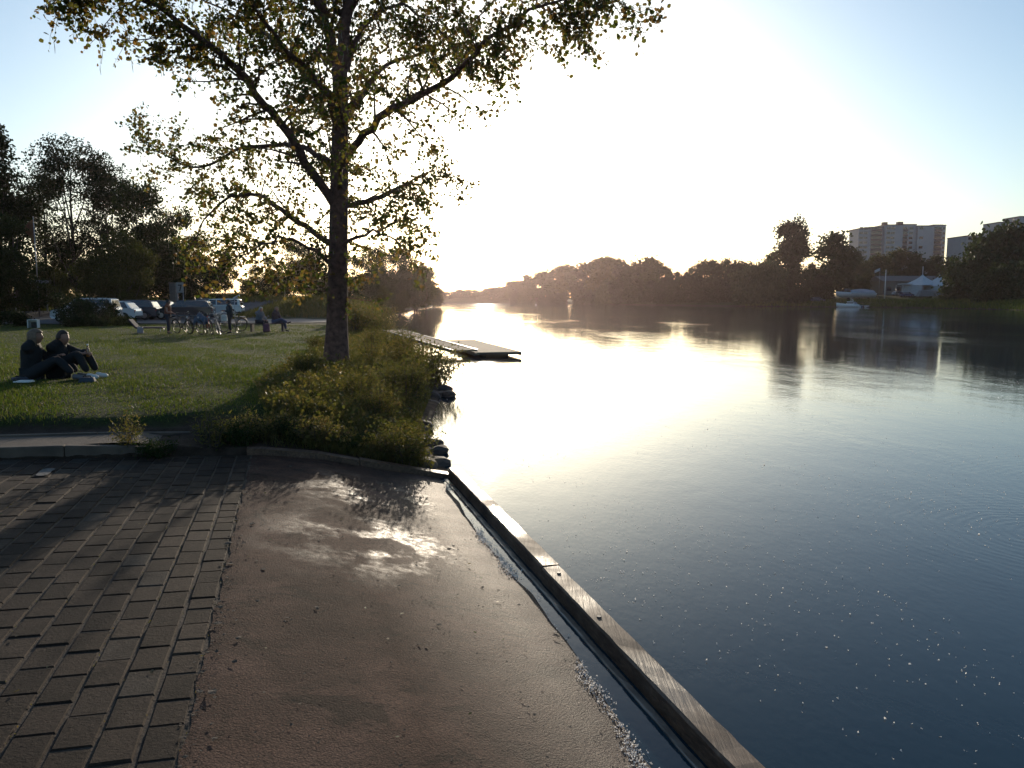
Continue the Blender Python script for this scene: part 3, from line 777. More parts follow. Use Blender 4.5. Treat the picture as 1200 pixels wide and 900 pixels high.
def sub(p, d, ln, r, lvl):
    """a side branch that bends with gravity, carries twigs, and those carry leaves"""
    n = 5 if lvl == 0 else 3
    pts = [p]; dd = d.copy()
    for i in range(n):
        dd = (dd + Vector((rt.gauss(0, .16), rt.gauss(0, .16), rt.gauss(0, .12) - (.09 if lvl else .03)))).normalized()
        pts.append(pts[-1] + dd * ln / n)
    (mb if lvl == 0 else tw).tube(pts, [r * (1 - .85 * i / n) for i in range(n + 1)], 5 if lvl == 0 else 3, cap=False)
    if lvl == 0:
        for i in range(1, n + 1):
            for _ in range(rt.choice([1, 1, 2]) if p.z < 4.2 else rt.choice([1, 2, 2]) if p.z < 5.4 else rt.choice([2, 3, 3])):
                pr = perp_rand(dd); q = pts[i].lerp(pts[i - 1], rt.uniform(0, .8))
                sub(q, (dd * .7 + pr * .9).normalized(), rt.uniform(.22, .62), .006, 1)
        leaves_on(pts[-2], pts[-1], 7, .07)
    else:
        for i in range(n):
            leaves_on(pts[i], pts[i + 1], rt.choice([2, 3, 4]), .04)
        if rt.random() < .22: catk.append(pts[-1])
for li, (pts, rs) in enumerate(limbs):
    # smooth through the surveyed points, with small kinks
    P2, R2 = [], []
    for i in range(len(pts) - 1):
        for k in range(3):
            t = k / 3; a = pts[max(i - 1, 0)]; b_ = pts[i]; c = pts[i + 1]; e = pts[min(i + 2, len(pts) - 1)]
            v = .5 * ((2 * b_) + (c - a) * t + (2 * a - 5 * b_ + 4 * c - e) * t * t + (3 * b_ - a - 3 * c + e) * t ** 3)
            j = 0 if li == 0 else .025
            P2.append(v + Vector((rt.gauss(0, j), rt.gauss(0, j), rt.gauss(0, j)))); R2.append(rs[i] * (1 - t) + rs[i + 1] * t)
    P2.append(pts[-1]); R2.append(rs[-1])
    mb.tube(P2, R2, 14 if li == 0 else 8)
    if li == 0:
        continue
    L = sum((P2[i + 1] - P2[i]).length for i in range(len(P2) - 1)); acc = 0
    for i in range(1, len(P2)):
        seg = P2[i] - P2[i - 1]; acc += seg.length; fr = acc / L
        if fr < .16: continue
        nb = rt.choice([1, 1, 2]) if fr < .5 else 2
        for _ in range(nb):
            d0 = seg.normalized(); pr = perp_rand(d0)
            sub(P2[i].lerp(P2[i - 1], rt.random()), (d0 * .55 + pr * .85 + Vector((0, 0, .05))).normalized(), rt.uniform(.7, 1.5) * (1.1 - .4 * fr), max(.012, R2[i] * .4), 0)
    leaves_on(P2[-2], P2[-1], 25, .15)
# small shoots on the lower trunk
for py, sx in ((350, 1), (330, -1), (345, -1), (300, 1), (270, 1), (335, 1), (322, 1)):
    sub(T(396, py), Vector((sx * .8, rt.uniform(-.8, .2), .25)).normalized(), rt.uniform(.7, 1.2), .014, 0)
trk = mb.build('trunk', M['bark'], hero, recalc=False)
tw.build('twigs', M['bark'], hero, recalc=False)
LPn = np.array(LP_)
V, Fq = quads(LPn, .072, rng, asp=.95, fold=.2, droop=.35)
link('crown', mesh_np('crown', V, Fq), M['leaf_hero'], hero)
cp = []
for c in catk:
    ln = rt.uniform(.10, .22); x = c
    cp.append((c, ln))
mbk = MB()
for c, ln in cp[:900]:
    mbk.tube([c, c + Vector((rt.gauss(0, .012), rt.gauss(0, .012), -ln * .5)), c + Vector((rt.gauss(0, .015), 0, -ln))], [.003, .007, .003], 3, cap=False)
mbk.build('catkins', mat('catkin', (.30, .27, .18), .9), hero, recalc=False)
print('hero leaves', len(LPn))

# ------------------------------------------------------------------ bank shrubs, weeds, grass
def shrub_mesh(seed, r, h, n_st, n_lf, size, asp=.35):
    rnd = np.random.default_rng(seed); rr_ = random.Random(seed)
    st = MB(); P = []; A = []
    for i in range(n_st):
        t = rr_.uniform(0, 2 * PI); lean = rr_.uniform(.1, 1) ** .7 * r
        b0 = Vector((math.cos(t) * lean * .25, math.sin(t) * lean * .25, -.05)); hh_ = h * rr_.uniform(.55, 1) * (1 - .3 * (lean / r) ** 2)
        b1 = Vector((math.cos(t) * lean * .6, math.sin(t) * lean * .6, hh_ * .55)); b2_ = Vector((math.cos(t) * lean, math.sin(t) * lean, hh_))
        st.tube([b0, b1, b2_], [.006, .0045, .002], 4, cap=False)
        for k in range(n_lf // n_st):
            f = rr_.uniform(.15, 1.02)
            c = b0.lerp(b1, f * 2) if f < .5 else b1.lerp(b2_, f * 2 - 1)
            sp = size * 1.3
            P.append((c.x + rr_.gauss(0, sp), c.y + rr_.gauss(0, sp), max(.0, c.z + rr_.gauss(0, sp))))
    V, Fq = quads(np.array(P), size, rnd, asp=asp, droop=-.2)
    return st, mesh_np('foliage', V, Fq)
shp = []
for i, (r, h, ns, nl, sz, nm, asp, mt_) in enumerate([(.62, .85, 46, 2600, .06, 'riverbank_shrub', .38, 'leaf_shrub'), (.5, .6, 40, 2200, .045, 'riverbank_shrub', .4, 'leaf_shrub'),
                                                (.55, .5, 44, 2000, .055, 'riverbank_shrub', .5, 'leaf_mid'), (.28, .7, 16, 620, .06, 'tall_weed', .28, 'leaf_shrub')]):
    root = empty(nm); st, lm = shrub_mesh(50 + i, r, h, ns, nl, sz, asp)
    link('foliage', lm, M[mt_], root); st.build('stems', M['bark_far'], root, recalc=False)
    shp.append([root, kids_of(root), False, nm])
def shrub(k, x, y, s, label, group=None, cat='shrub', sz=1.0):
    p = shp[k]
    if not p[2]: o = p[0]; p[2] = True
    else: o = copy_fast(p[0], p[1])
    o.location = (x, y, gz(x, y) - .03); o.scale = (s, s, s * sz); o.rotation_euler = (0, 0, random.uniform(0, 6.28))
    tag(o, label, cat, group); return o
rs_ = random.Random(77)
def shore_x(y): return float(np.interp(y, [p[1] for p in LEFT[1:15]], [p[0] for p in LEFT[1:15]]))
G1 = 'shrubs covering the bank below the big tree'
# recognisable ones
shrub(0, -2.05, 14.6, 1.05, 'rounded pale-leaved shrub at the water just right of the big trunk')
shrub(1, -2.5, 12.2, 1.0, 'light olive bush in front of the big trunk, close to the water')
shrub(0, -1.9, 18.2, 1.35, 'bushy shrub overhanging the water behind the pale-leaved one')
shrub(0, -2.9, 20.5, 1.1, 'large shrub behind the big trunk towards the dock')
shrub(3, *SD(6.3, 2.62).xy, .8, 'tall feathery weed at the corner of the ramp and the paving', cat='weed')
shrub(3, *SD(6.15, 3.45).xy, .62, 'tall thin weed sprouting by the end of the kerb', cat='weed')
shrub(2, *SD(6.05, 3.15).xy, .42, 'low green weed spreading over the end of the kerb', cat='weed')
shrub(2, *SD(6.4, 2.3).xy, .6, 'leafy low weed behind the edging board end', cat='weed')
for k in range(13):
    q = SD(6.55 + rs_.uniform(-.08, .35), .35 + k * .19)
    shrub([2, 1, 0, 2][k % 4], q.x, q.y, rs_.uniform(.3, .5), 'small leafy shrub crowding against the back of the edging board', 'small shrubs behind the edging board')
wdf = lambda y: float(np.interp(y, [8, 10, 12, 16, 24, 36], [1.55, 1.85, 2.3, 2.8, 3.3, 3.0]))
y = 8.95
n_s = 0
while y < 36:
    x0 = shore_x(y); wdt = wdf(y)
    for k in range(2):
        x = x0 - .35 - wdt * (k + rs_.random() * .9) / 2
        if math.hypot(x - tb.x, y - tb.y) < .55: continue
        if y < 10.2 and x < -3.2: continue
        s = rs_.choice([.3, .45, .6, .95]) * rs_.uniform(.85, 1.1) * (.6 if 12.5 < y < 17 and x < shore_x(y) - 1.0 else 1) * (1 + .02 * max(0, y - 10)) * (.75 if y < 10.5 else 1)
        if rs_.random() < .18: continue
        shrub(rs_.choice([0, 1, 2, 0, 3]), x, y + rs_.uniform(-.25, .25), s, 'leafy shrub in the thicket on the bank between the big tree and the water', G1); n_s += 1
    y += .78 + .03 * (y - 9)
print('shrubs', n_s)
for i in range(26):
    yy = 37 + i * 2.1; xx = shore_x(yy) - rs_.uniform(.5, 2.2)
    shrub(rs_.choice([0, 1]), xx, yy, rs_.uniform(1.4, 2.2), 'distant shrub on the bank between the dock and the left bank trees', 'shrubs on the bank beyond the dock')

def blades(xy, h, w, lean, rnd, hs=None):
    """grass blades: curved slim strips (2 quads-as-tri style)"""
    n = len(xy); x, y = xy[:, 0], xy[:, 1]; z = terrain(x, y) - .005
    t = rnd.uniform(0, 2 * PI, n); hh = h * rnd.uniform(.5, 1.3, n) * (1 if hs is None else hs)
    ww = w * rnd.uniform(.7, 1.3, n)
    ld = rnd.uniform(0, 2 * PI, n); lr = lean * hh * rnd.uniform(.2, 1, n)
    B = np.stack([x, y, z], 1); a = np.stack([np.cos(t), np.sin(t), t * 0], 1) * ww[:, None] * .5
    l = np.stack([np.cos(ld) * lr, np.sin(ld) * lr, t * 0], 1)
    up = np.stack([t * 0, t * 0, hh], 1)
    V = np.stack([B - a, B + a, B + up * .6 + l * .35 + a * .7, B + up + l, B + up * .6 + l * .35 - a * .7], 1).reshape(-1, 3)
    i = (np.arange(n) * 5)[:, None]
    Fq = np.concatenate([i + np.array([[0, 1, 2, 4]])], 0)
    F3 = i + np.array([[4, 2, 3, 3]])
    # degenerate-free: use triangles through a second mesh block
    V2 = V; tri = np.concatenate([i + np.array([[0, 1, 2]]), i + np.array([[0, 2, 4]]), i + np.array([[4, 2, 3]])], 0)
    return V2, tri
rnd = np.random.default_rng(5)
def lawn_points(n, y0, y1, x0f, x1f, power=1.0):
    y = y0 + (y1 - y0) * rnd.uniform(0, 1, n) ** power
    x = x0f(y) + (x1f(y) - x0f(y)) * rnd.uniform(0, 1, n)
    return np.stack([x, y], 1)
lx0 = lambda y: -.95 * y - 2.5
lx1 = lambda y: np.interp(y, [8, 9.5, 12, 16, 24, 60], [-2.3, -2.5, -3.3, -4.3, -5.3, -11])
pts = lawn_points(205000, 8.6, 48, lx0, lx1, 1.6)
s_, d_ = to_sd(pts[:, 0], pts[:, 1])
patch = np.sin(pts[:, 0] * 1.3 + 2) * np.cos(pts[:, 1] * .9) + .6 * np.sin(pts[:, 0] * 3.1 + pts[:, 1] * 2.2)
hs = np.clip(.8 + .35 * patch, .35, 1.5) * (1 + .018 * (pts[:, 1] - 10))
keep = (s_ > 7.15 + .5 * rnd.uniform(0, 1, len(pts)) ** 2) & ~((s_ < 8.3) & (rnd.uniform(0, 1, len(pts)) > (s_ - 6.9) / 1.4))
V, T3 = blades(pts[keep], .055, .010, .9, rnd, hs[keep])
tag(link('lawn_grass', mesh_np('lawn_grass', V, T3), M['grass']), 'mown green lawn stretching from the kerb to the car park', 'grass', kind='stuff')
# rough undergrowth on the bank
y_ = 7.4 + 38 * rnd.uniform(0, 1, 80000) ** 1.7
x_ = np.interp(y_, [p[1] for p in LEFT[1:15]], [p[0] for p in LEFT[1:15]]) - .15 - np.interp(y_, [8, 10, 12, 16, 24, 36], [1.8, 2.1, 2.6, 3.0, 3.4, 3.2]) * rnd.uniform(0, 1, 80000)
s_, d_ = to_sd(x_, y_); k_ = (s_ > 6.28) & ((d_ < 3.4) | (s_ > 7.3)) & (rnd.uniform(0, 1, len(x_)) < .35 + .65 * (np.sin(x_ * 4) * np.cos(y_ * 3.3) > -.2))
V, T3 = blades(np.stack([x_, y_], 1)[k_], .13, .010, 1.3, rnd)
tag(link('bank_undergrowth', mesh_np('bank_undergrowth', V, T3), M['dry_grass']), 'long rough grass and undergrowth on the sloping riverbank', 'undergrowth', kind='stuff')
# low leafy ground cover on the bank
k2 = rnd.choice(np.nonzero(k_)[0], 11000)
P3 = np.stack([x_[k2], y_[k2], terrain(x_[k2], y_[k2]) + rnd.uniform(.01, .2, len(k2))], 1)
V, Fq = quads(P3, .055, rnd, asp=.7)
tag(link('ground_cover', mesh_np('ground_cover', V, Fq), M['leaf_shrub']), 'broad-leaved weeds carpeting the slope under the big tree', 'ground cover', kind='stuff')
# tall grass on berms beyond
y_ = rnd.uniform(58, 92, 50000); x_ = rnd.uniform(-36, -11, 50000)
k_ = (inland(x_, y_) > .5) & (x_ < -.0) & ~((x_ < -22.5) & (y_ < 72)); xy = np.stack([x_, y_], 1)[k_]
V, T3 = blades(xy, .42, .05, .8, rnd)
tag(link('meadow_grass', mesh_np('meadow_grass', V, T3), M['dry_grass']), 'tall dry meadow grass on the mounds beyond the lawn', 'grass', kind='stuff')
y_ = rnd.uniform(72, 84, 30000); x_ = rnd.uniform(-70, -30, 30000)
V, T3 = blades(np.stack([x_, y_], 1), .4, .05, .8, rnd)
tag(link('verge_grass', mesh_np('verge_grass', V, T3), M['grass']), 'rough green grass on the bank behind the car park', 'grass', kind='stuff')
# right bank grass
y_ = rnd.uniform(150, 262, 60000); x_ = rnd.uniform(75, 150, 60000); di = inland(x_, y_); k_ = (di > .3) & (di < 14)
V, T3 = blades(np.stack([x_, y_], 1)[k_], .9, .16, .8, rnd)
tag(link('reed_grass', mesh_np('reed_grass', V, T3), M['grass']), 'green reeds and grass along the far right bank', 'grass', kind='stuff')

# ------------------------------------------------------------------ stones at the water
rb = random.Random(8)
def stone(x, y, r, zz=0.0, lb='', grp='stones along the foot of the bank'):
    mb = MB(); r1 = bmesh.ops.create_icosphere(mb.bm, subdivisions=2, radius=r)
    sx, sy, sz = rb.uniform(.8, 1.3), rb.uniform(.7, 1.1), rb.uniform(.35, .6)
    ph = [rb.uniform(0, 6) for _ in range(3)]
    for v in r1['verts']:
        k = 1 + .13 * math.sin(v.co.x / r * 3 + ph[0]) + .12 * math.sin(v.co.y / r * 4 + ph[1]) + rb.uniform(-.05, .05)
        v.co = Vector((v.co.x * sx, v.co.y * sy, v.co.z * sz)) * k
    o = mb.build('stone', M['stone']); o.location = (x, y, zz); o.rotation_euler = (rb.uniform(-.2, .2), rb.uniform(-.2, .2), rb.uniform(0, 6))
    tag(o, lb, 'stone', grp); return o
stone(-.98, 9.55, .20, .02, 'dark stone at the upstream corner where the boards meet the bank', None)
stone(-1.02, 10.35, .15, .01, 'flat dark stone standing alone in the shallow water near the boards', None)
stone(-1.1, 11.0, .10, .01, 'small dark stone in the shallows beyond the flat one', None)
stone(-1.45, 16.6, .22, .03, 'larger stone in the bright water beside the pale-leaved shrub', None)
yy = 9.3
while yy < 27:
    xx = shore_x(yy)
    for _ in range(2):
        stone(xx + rb.uniform(-.45, .10), yy + rb.uniform(-.2, .2), rb.uniform(.10, .24), rb.uniform(-.02, .06), 'dark riprap stone at the foot of the bushy bank')
    yy += .55 + .02 * yy

# ------------------------------------------------------------------ seed fluff
m, nt, out = new_mat('fluff')
b = N(nt, 'ShaderNodeBsdfDiffuse'); b.inputs[0].default_value = (.85, .83, .80, 1)
t = N(nt, 'ShaderNodeBsdfTranslucent'); t.inputs[0].default_value = (.85, .82, .78, 1)
mx = N(nt, 'ShaderNodeMixShader'); mx.inputs[0].default_value = .45
nt.links.new(b.outputs[0], mx.inputs[1]); nt.links.new(t.outputs[0], mx.inputs[2]); nt.links.new(mx.outputs[0], out.inputs[0]); M['fluff'] = m
def flakes(P, size):
    n = len(P); V = []; k = 6
    sz = size * np.exp(rnd.normal(0, .5, n)); a0 = rnd.uniform(0, 6.28, n)
    for j in range(k):
        t = a0 + 2 * PI * j / k; q = sz * rnd.uniform(.5, 1.1, n)
        V.append(np.stack([P[:, 0] + np.cos(t) * q, P[:, 1] + np.sin(t) * q, P[:, 2] + rnd.uniform(0, .4, n) * sz], 1))
    V = np.stack(V, 1).reshape(-1, 3); i = (np.arange(n) * k)[:, None]
    Fq = np.concatenate([i + np.array([[0, 1, 2, 3]]), i + np.array([[0, 3, 4, 5]])], 0)
    return V, Fq
# drifting on the river in loose streaks
n = 15000
yy = 2.2 + 22 * rnd.uniform(0, 1, n) ** 1.5; xx = rnd.uniform(-1, .85, n) * yy * .75 + rnd.uniform(0, 2, n)
cl = np.sin(xx * 1.9 + yy * .8) + np.sin(xx * .7 - yy * 1.1 + 1) + .7 * np.sin(xx * 4.3 + 2 * yy)
s_, d_ = to_sd(xx, yy); k_ = (d_ < -.2) & (inland(xx, yy) < -.2) & (rnd.uniform(-1.2, 2.2, n) < cl)
P = np.stack([xx, yy, np.full(n, .003)], 1)[k_]
P = np.repeat(P, 2, 0) + rnd.normal(size=(len(P) * 2, 3)) * .003; P[:, 2] = .003 + rnd.uniform(0, .003, len(P)); V, Fq = quads(P, .0065 * np.exp(rnd.normal(0, .35, len(P))), rnd, asp=.8); tag(link('seed_fluff', mesh_np('seed_fluff', V, Fq), M['fluff']), 'white poplar seed fluff drifting on the dark river surface', 'seed fluff', kind='stuff')
# caught along the waterline of the ramp
def wl(s): return .145 + shift(s)
n = 9000; s = rnd.uniform(-2.5, 5.9, n)
dens = .8 * np.clip(.15 + .6 * np.sin(s * 2.3 + .4) + .5 * np.sin(s * 7.1), .03, 1) * np.interp(s, [-2, 4, 6], [1, .8, .15])
k_ = rnd.uniform(0, 1, n) < dens; s = s[k_]; d = wl(s) + rnd.normal(0, .016, len(s)) * (1 + np.sin(s * 5) ** 2)
zz = np.maximum(prof(d - shift(s) * np.maximum(0, 1 - d)), 0) + .005
p = np.array([tuple(SD(a, b_, c)) for a, b_, c in zip(s, d, zz)])
p = np.repeat(p, 2, 0) + rnd.normal(size=(len(p) * 2, 3)) * .004; p[:, 2] += .004; V, Fq = quads(p, .008, rnd, asp=.9); tag(link('beached_fluff', mesh_np('beached_fluff', V, Fq), M['fluff']), 'matted seed fluff washed up along the edge of the concrete ramp', 'seed fluff', kind='stuff')
# crumbs of dark debris on the ramp and in the corner joint
n = 3200; s = rnd.uniform(-2.5, 6, n); d = np.where(rnd.uniform(0, 1, n) < .4, 2.17 + rnd.normal(0, .03, n), rnd.uniform(.2, 2.1, n))
p = np.array([tuple(SD(a, b_, float(prof(b_)) + .004)) for a, b_ in zip(s, d)])
V, Fq = flakes(p, .0042 * np.exp(rnd.normal(0, .4, len(p)))); tag(link('leaf_litter', mesh_np('leaf_litter', V, Fq), M['soil']), 'scattered dry crumbs and leaf litter on the ramp and its joint', 'leaf litter', kind='stuff')

n = 110; s = rnd.uniform(-2.2, 6, n); d = rnd.uniform(.45, 5.5, n)
p = np.array([tuple(SD(a, b_, float(prof(b_)) + .008)) for a, b_ in zip(s, d)])
V, Fq = quads(p, .028, rnd, asp=.7); V[:, 2] = np.repeat(p[:, 2], 6) + np.clip((V[:, 2] - np.repeat(p[:, 2], 6)) * .3, 0, .012)
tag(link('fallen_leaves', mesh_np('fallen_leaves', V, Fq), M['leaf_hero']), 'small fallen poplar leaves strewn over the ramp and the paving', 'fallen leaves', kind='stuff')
# moss and tiny weeds in the joints
n = 5200; ci = rnd.integers(0, 40, n); s = rnd.uniform(-2.5, 6, n); d = 2.20 + ci * WP + rnd.normal(0, .003, n)
k_ = rnd.uniform(-1, 1, n) < np.sin(s * 2.1 + ci * 1.7) * .6 - .1 + .5 * (ci == 0)
s, d = s[k_], d[k_]; p = np.array([tuple(SD(a, b_, float(prof(b_)) - .001)) for a, b_ in zip(s, d)])
V, Fq = quads(p, .009, rnd, asp=.5, droop=-.6)
tag(link('joint_moss', mesh_np('joint_moss', V, Fq), M['leaf_shrub']), 'moss and tiny weeds growing in the joints of the paving', 'moss', kind='stuff')

# ------------------------------------------------------------------ dock
dk = empty('floating_dock', (-1.3, 28, 0)); tag(dk, 'low floating landing stage with a plank deck out in the bright water', 'dock')
hd = R(14); du = Vector((-math.sin(hd), math.cos(hd), 0)); dr_ = Vector((math.cos(hd), math.sin(hd), 0))
A_ = Vector((-1.35, 27.6, 0))
mb = MB()
for i in range(58):
    a = A_ + du * (i * .155); mb.poly([a + Vector((0, 0, .21)), a + dr_ * 1.75 + Vector((0, 0, .21)), a + dr_ * 1.75 + du * .14 + Vector((0, 0, .21)), a + du * .14 + Vector((0, 0, .21))], (0, 0, -.035))
local(mb.build('deck', M['wood']), dk)
mb = MB()
for (o1, w) in ((Vector((0, 0, 0)), 1), (dr_ * 1.69, 1)):
    a = A_ + o1; mb.poly([a + Vector((0, 0, .175)), a + dr_ * .06 + Vector((0, 0, .175)), a + dr_ * .06 + du * 9 + Vector((0, 0, .175)), a + du * 9 + Vector((0, 0, .175))], (0, 0, -.10))
a = A_ - du * .05; mb.poly([a + Vector((0, 0, .202)), a + dr_ * 1.75 + Vector((0, 0, .202)), a + dr_ * 1.75 + du * .045 + Vector((0, 0, .202)), a + du * .045 + Vector((0, 0, .202))], (0, 0, -.09))
local(mb.build('frame', M['dark_metal']), dk)
for i in range(4):
    mb = MB(); c = A_ + dr_ * .87 + du * (.8 + i * 2.4); mb.box((c.x, c.y + .5, -.04), (.9, 1.2, .3), hd, .05)
    local(mb.build('float', M['black_rubber']), dk)
gw = empty('gangway', (-3.4, 32, .3)); tag(gw, 'narrow gangway sloping from the bushy bank down to the floating dock', 'gangway')
a, b2 = Vector((-1.75, 28.35, .25)), Vector((-5.9, 37.2, .66)); gd = (b2 - a).normalized(); gs = Vector((gd.y, -gd.x, 0)).normalized()
mb = MB(); L_ = (b2 - a).length
for i in range(int(L_ / .16)):
    q = a + gd * (i * .16); mb.poly([q - gs * .42, q + gs * .42, q + gs * .42 + gd * .145, q - gs * .42 + gd * .145], (0, 0, -.03))
local(mb.build('deck', M['wood']), gw)
for sg in (-1, 1):
    mb = MB(); q = a + gs * .45 * sg; e = b2 + gs * .45 * sg; mb.poly([q + Vector((0, 0, .02)), q + gs * .06 * sg + Vector((0, 0, .02)), e + gs * .06 * sg + Vector((0, 0, .02)), e + Vector((0, 0, .02))], (0, 0, -.12)); local(mb.build('side_beam', M['dark_metal']), gw)
for sg in (-1,):
    mb = MB(); q0 = a + gs * .02; mb.tube([a + gd * 5 + Vector((0, 0, -1.2)), a + gd * 5], .05); local(mb.build('pile', M['wood']), gw)
bo = MB(); bo.ball((0, 0, .25), .5, 2, (1, 1, .55)).tube([(0, 0, .4), (0, 0, 1.7)], [.12, .05], 8)
o = bo.build('buoy', M['white_paint']); o.scale = (.55, .55, .7); o.location = (xat(628, 330), 330, 0); tag(o, 'tiny white channel buoy far out on the river', 'buoy')

# ------------------------------------------------------------------ parking lot, far path
M['asphalt'] = mat('asphalt', (.075, .075, .08), .85, (.05, .05, .055), 1.5, .006, 60)
def sheet(name, pts, mt, lift=.03, n=24):
    """a sheet draped over the terrain between 4 corner points"""
    a, b_, c, d = [Vector(p) for p in pts]; uu = np.linspace(0, 1, n)
    Xs, Ys = [], []
    for v in uu:
        for u in uu:
            p = a.lerp(b_, u).lerp(d.lerp(c, u), v); Xs.append(p.x); Ys.append(p.y)
    Xs = np.array(Xs).reshape(n, n); Ys = np.array(Ys).reshape(n, n)
    return tag(link(name, grid_mesh(name, Xs, Ys, terrain(Xs, Ys) + lift), mt), kind='structure')
sheet('parking_lot', [(-75, 44.5), (-18, 50.5), (-20, 74), (-75, 74)], M['asphalt'], .05, 60)
sheet('footpath', [(-19, 50), (-9.5, 52.5), (-10.2, 57), (-19, 56.5)], mat('gravel_path', (.26, .21, .17), .95, (.17, .14, .11), 3, .01, 30), .05, 20)

# ------------------------------------------------------------------ cars
def make_car(name, paint, dims, kind, rear_bright=False):
    """car with x forward; dims L,Wd,Ht; profile lofted across the width"""
    L, Wd, Ht = dims; root = empty(name)
    pm = mat('car_paint_' + kind, paint, .28, tuple(x * .9 for x in paint), 1, coat=.6)
    # side outline of lower body (x,z) scaled
    if kind in ('van', 'suv'):
        low = [(-.5, .22), (-.5, .52), (-.488, .60), (-.2, .62), (.24, .60), (.42, .54), (.49, .46), (.5, .26), (.47, .17), (-.48, .17)]
        top = [(-.485, .60), (-.46, .93), (-.42, .985), (-.2, 1.0), (.04, .985), (.12, .95), (.27, .60)]
    elif kind == 'wagon':
        low = [(-.5, .24), (-.5, .55), (-.485, .62), (-.2, .64), (.2, .62), (.42, .56), (.49, .47), (.5, .27), (.47, .18), (-.48, .18)]
        top = [(-.48, .62), (-.43, .90), (-.38, .97), (-.2, 1.0), (.0, .99), (.06, .96), (.22, .62)]
    else:
        low = [(-.5, .26), (-.5, .50), (-.475, .62), (-.2, .66), (.2, .63), (.42, .56), (.49, .46), (.5, .28), (.47, .19), (-.48, .19)]
        top = [(-.455, .63), (-.37, .90), (-.30, .97), (-.12, 1.0), (.02, .985), (.08, .95), (.24, .62)]
    mb = MB()
    def prof3(pts, y, k=1.0, dz=0.0): return [Vector((p[0] * L * k, y, p[1] * Ht + dz)) for p in pts]
    hw = Wd / 2
    mb.loft([prof3(low, -hw * .93, .985), prof3(low, -hw, 1.0), prof3(low, hw, 1.0), prof3(low, hw * .93, .985)], smooth=False)
    for v in mb.bm.verts:     # taper the nose and tail in plan
        f = abs(v.co.x) / (L / 2)
        if f > .8: v.co.y *= 1 - .14 * (f - .8) / .2
    # roof and pillars
    tw_ = hw * .80
    tn = len(top)
    mb.loft([prof3(top, -hw * .93, 1.0), [Vector((p[0] * L * .97, -hw * (.95 - .17 * (p[1] - .6) / .4), p[1] * Ht)) for p in top], [Vector((p[0] * L * .97, hw * (.95 - .17 * (p[1] - .6) / .4), p[1] * Ht)) for p in top], prof3(top, hw * .93, 1.0)][1:3], smooth=False)
    body = mb.build('body', pm, root)
    bvm = body.modifiers.new('b', 'BEVEL'); bvm.width = .035; bvm.segments = 2; bvm.limit_method = 'ANGLE'; bvm.angle_limit = R(35)
    # side windows
    zt, zb = .94 * Ht, .655 * Ht
    xr = top[0][0] * L * .97; xf = top[-1][0] * L * .97; xr2 = top[1][0] * L * .97; xf2 = top[-2][0] * L * .97
    for sg in (-1, 1):
        for (x0, x1, x2, x3) in ((xr + .22, -.02 * L - .03, -.02 * L - .03, xr2 + .14), (-.02 * L + .03, xf - .20, xf2 - .08, -.02 * L + .03)):
            yb = hw * (.95 - .17 * (.655 - .6) / .4) + .006; yt = hw * (.95 - .17 * (.94 - .6) / .4) + .006
            m2 = MB(); m2.poly([(x0, sg * yb, zb), (x1, sg * yb, zb), (x2, sg * yt, zt), (x3, sg * yt, zt)], (0, -sg * .012, 0)); m2.build('side_window', M['glass_dark'], root)
    # rear window and windscreen
    for (pa, pb, nm, sg) in ((top[0], top[1], 'rear_window', -1), (top[-1], top[-2], 'windscreen', 1)):
        m2 = MB(); A1 = Vector((pa[0] * L * .97, 0, pa[1] * Ht)); B1 = Vector((pb[0] * L * .97, 0, pb[1] * Ht)); n_ = Vector((sg * (B1.z - A1.z), 0, -sg * (B1.x - A1.x))).normalized() * .012
        a1 = A1.lerp(B1, .14); b1 = A1.lerp(B1, .93)
        m2.poly([a1 + Vector((0, -hw * .76, 0)) + n_, a1 + Vector((0, hw * .76, 0)) + n_, b1 + Vector((0, hw * .66, 0)) + n_, b1 + Vector((0, -hw * .66, 0)) + n_], tuple(-n_ * 1.2)); m2.build(nm, M['glass_dark'], root)
    for sg in (-1, 1):
        m2 = MB(); m2.box((-L * .492, sg * hw * .74, Ht * .5), (.06, .16, .22), None, .015); m2.build('tail_light', M['tail_red'], root)
        m2 = MB(); m2.box((L * .478, sg * hw * .68, Ht * .45), (.08, .30, .13), None, .02); m2.build('headlight', M['lamp_glass'], root)
        m2 = MB(); m2.box((xf - .25, sg * (hw + .08), Ht * .64), (.12, .17, .12), None, .03); m2.build('mirror', pm, root)
    m2 = MB(); m2.box((-L * .503, 0, Ht * .38), (.015, .52, .11)); m2.build('number_plate', M['white_paint'], root)
    m2 = MB(); m2.box((-L * .497, 0, Ht * .25), (.05, Wd * .8, .10), None, .02); m2.build('bumper', M['black_rubber'], root)
    for sx in (-.31, .32):
        for sg in (-1, 1):
            m2 = MB(); c = Vector((sx * L, sg * (hw - .09), .33)); 
            m2.tube([c + Vector((0, -.11, 0)), c + Vector((0, -.09, 0)), c + Vector((0, .09, 0)), c + Vector((0, .11, 0))], [.29, .33, .33, .29], 20)
            w = m2.build('wheel', M['black_rubber'], root)
            m2 = MB(); m2.tube([c + Vector((0, sg * .112, 0)), c + Vector((0, sg * .120, 0))], [.20, .18], 14); m2.build('rim', M['chrome'], w)
    return root
M['tail_red'] = mat('tail_red', (.35, .02, .02), .2, spec=.8)
M['lamp_glass'] = mat('lamp_glass', (.45, .46, .48), .1, spec=.8)
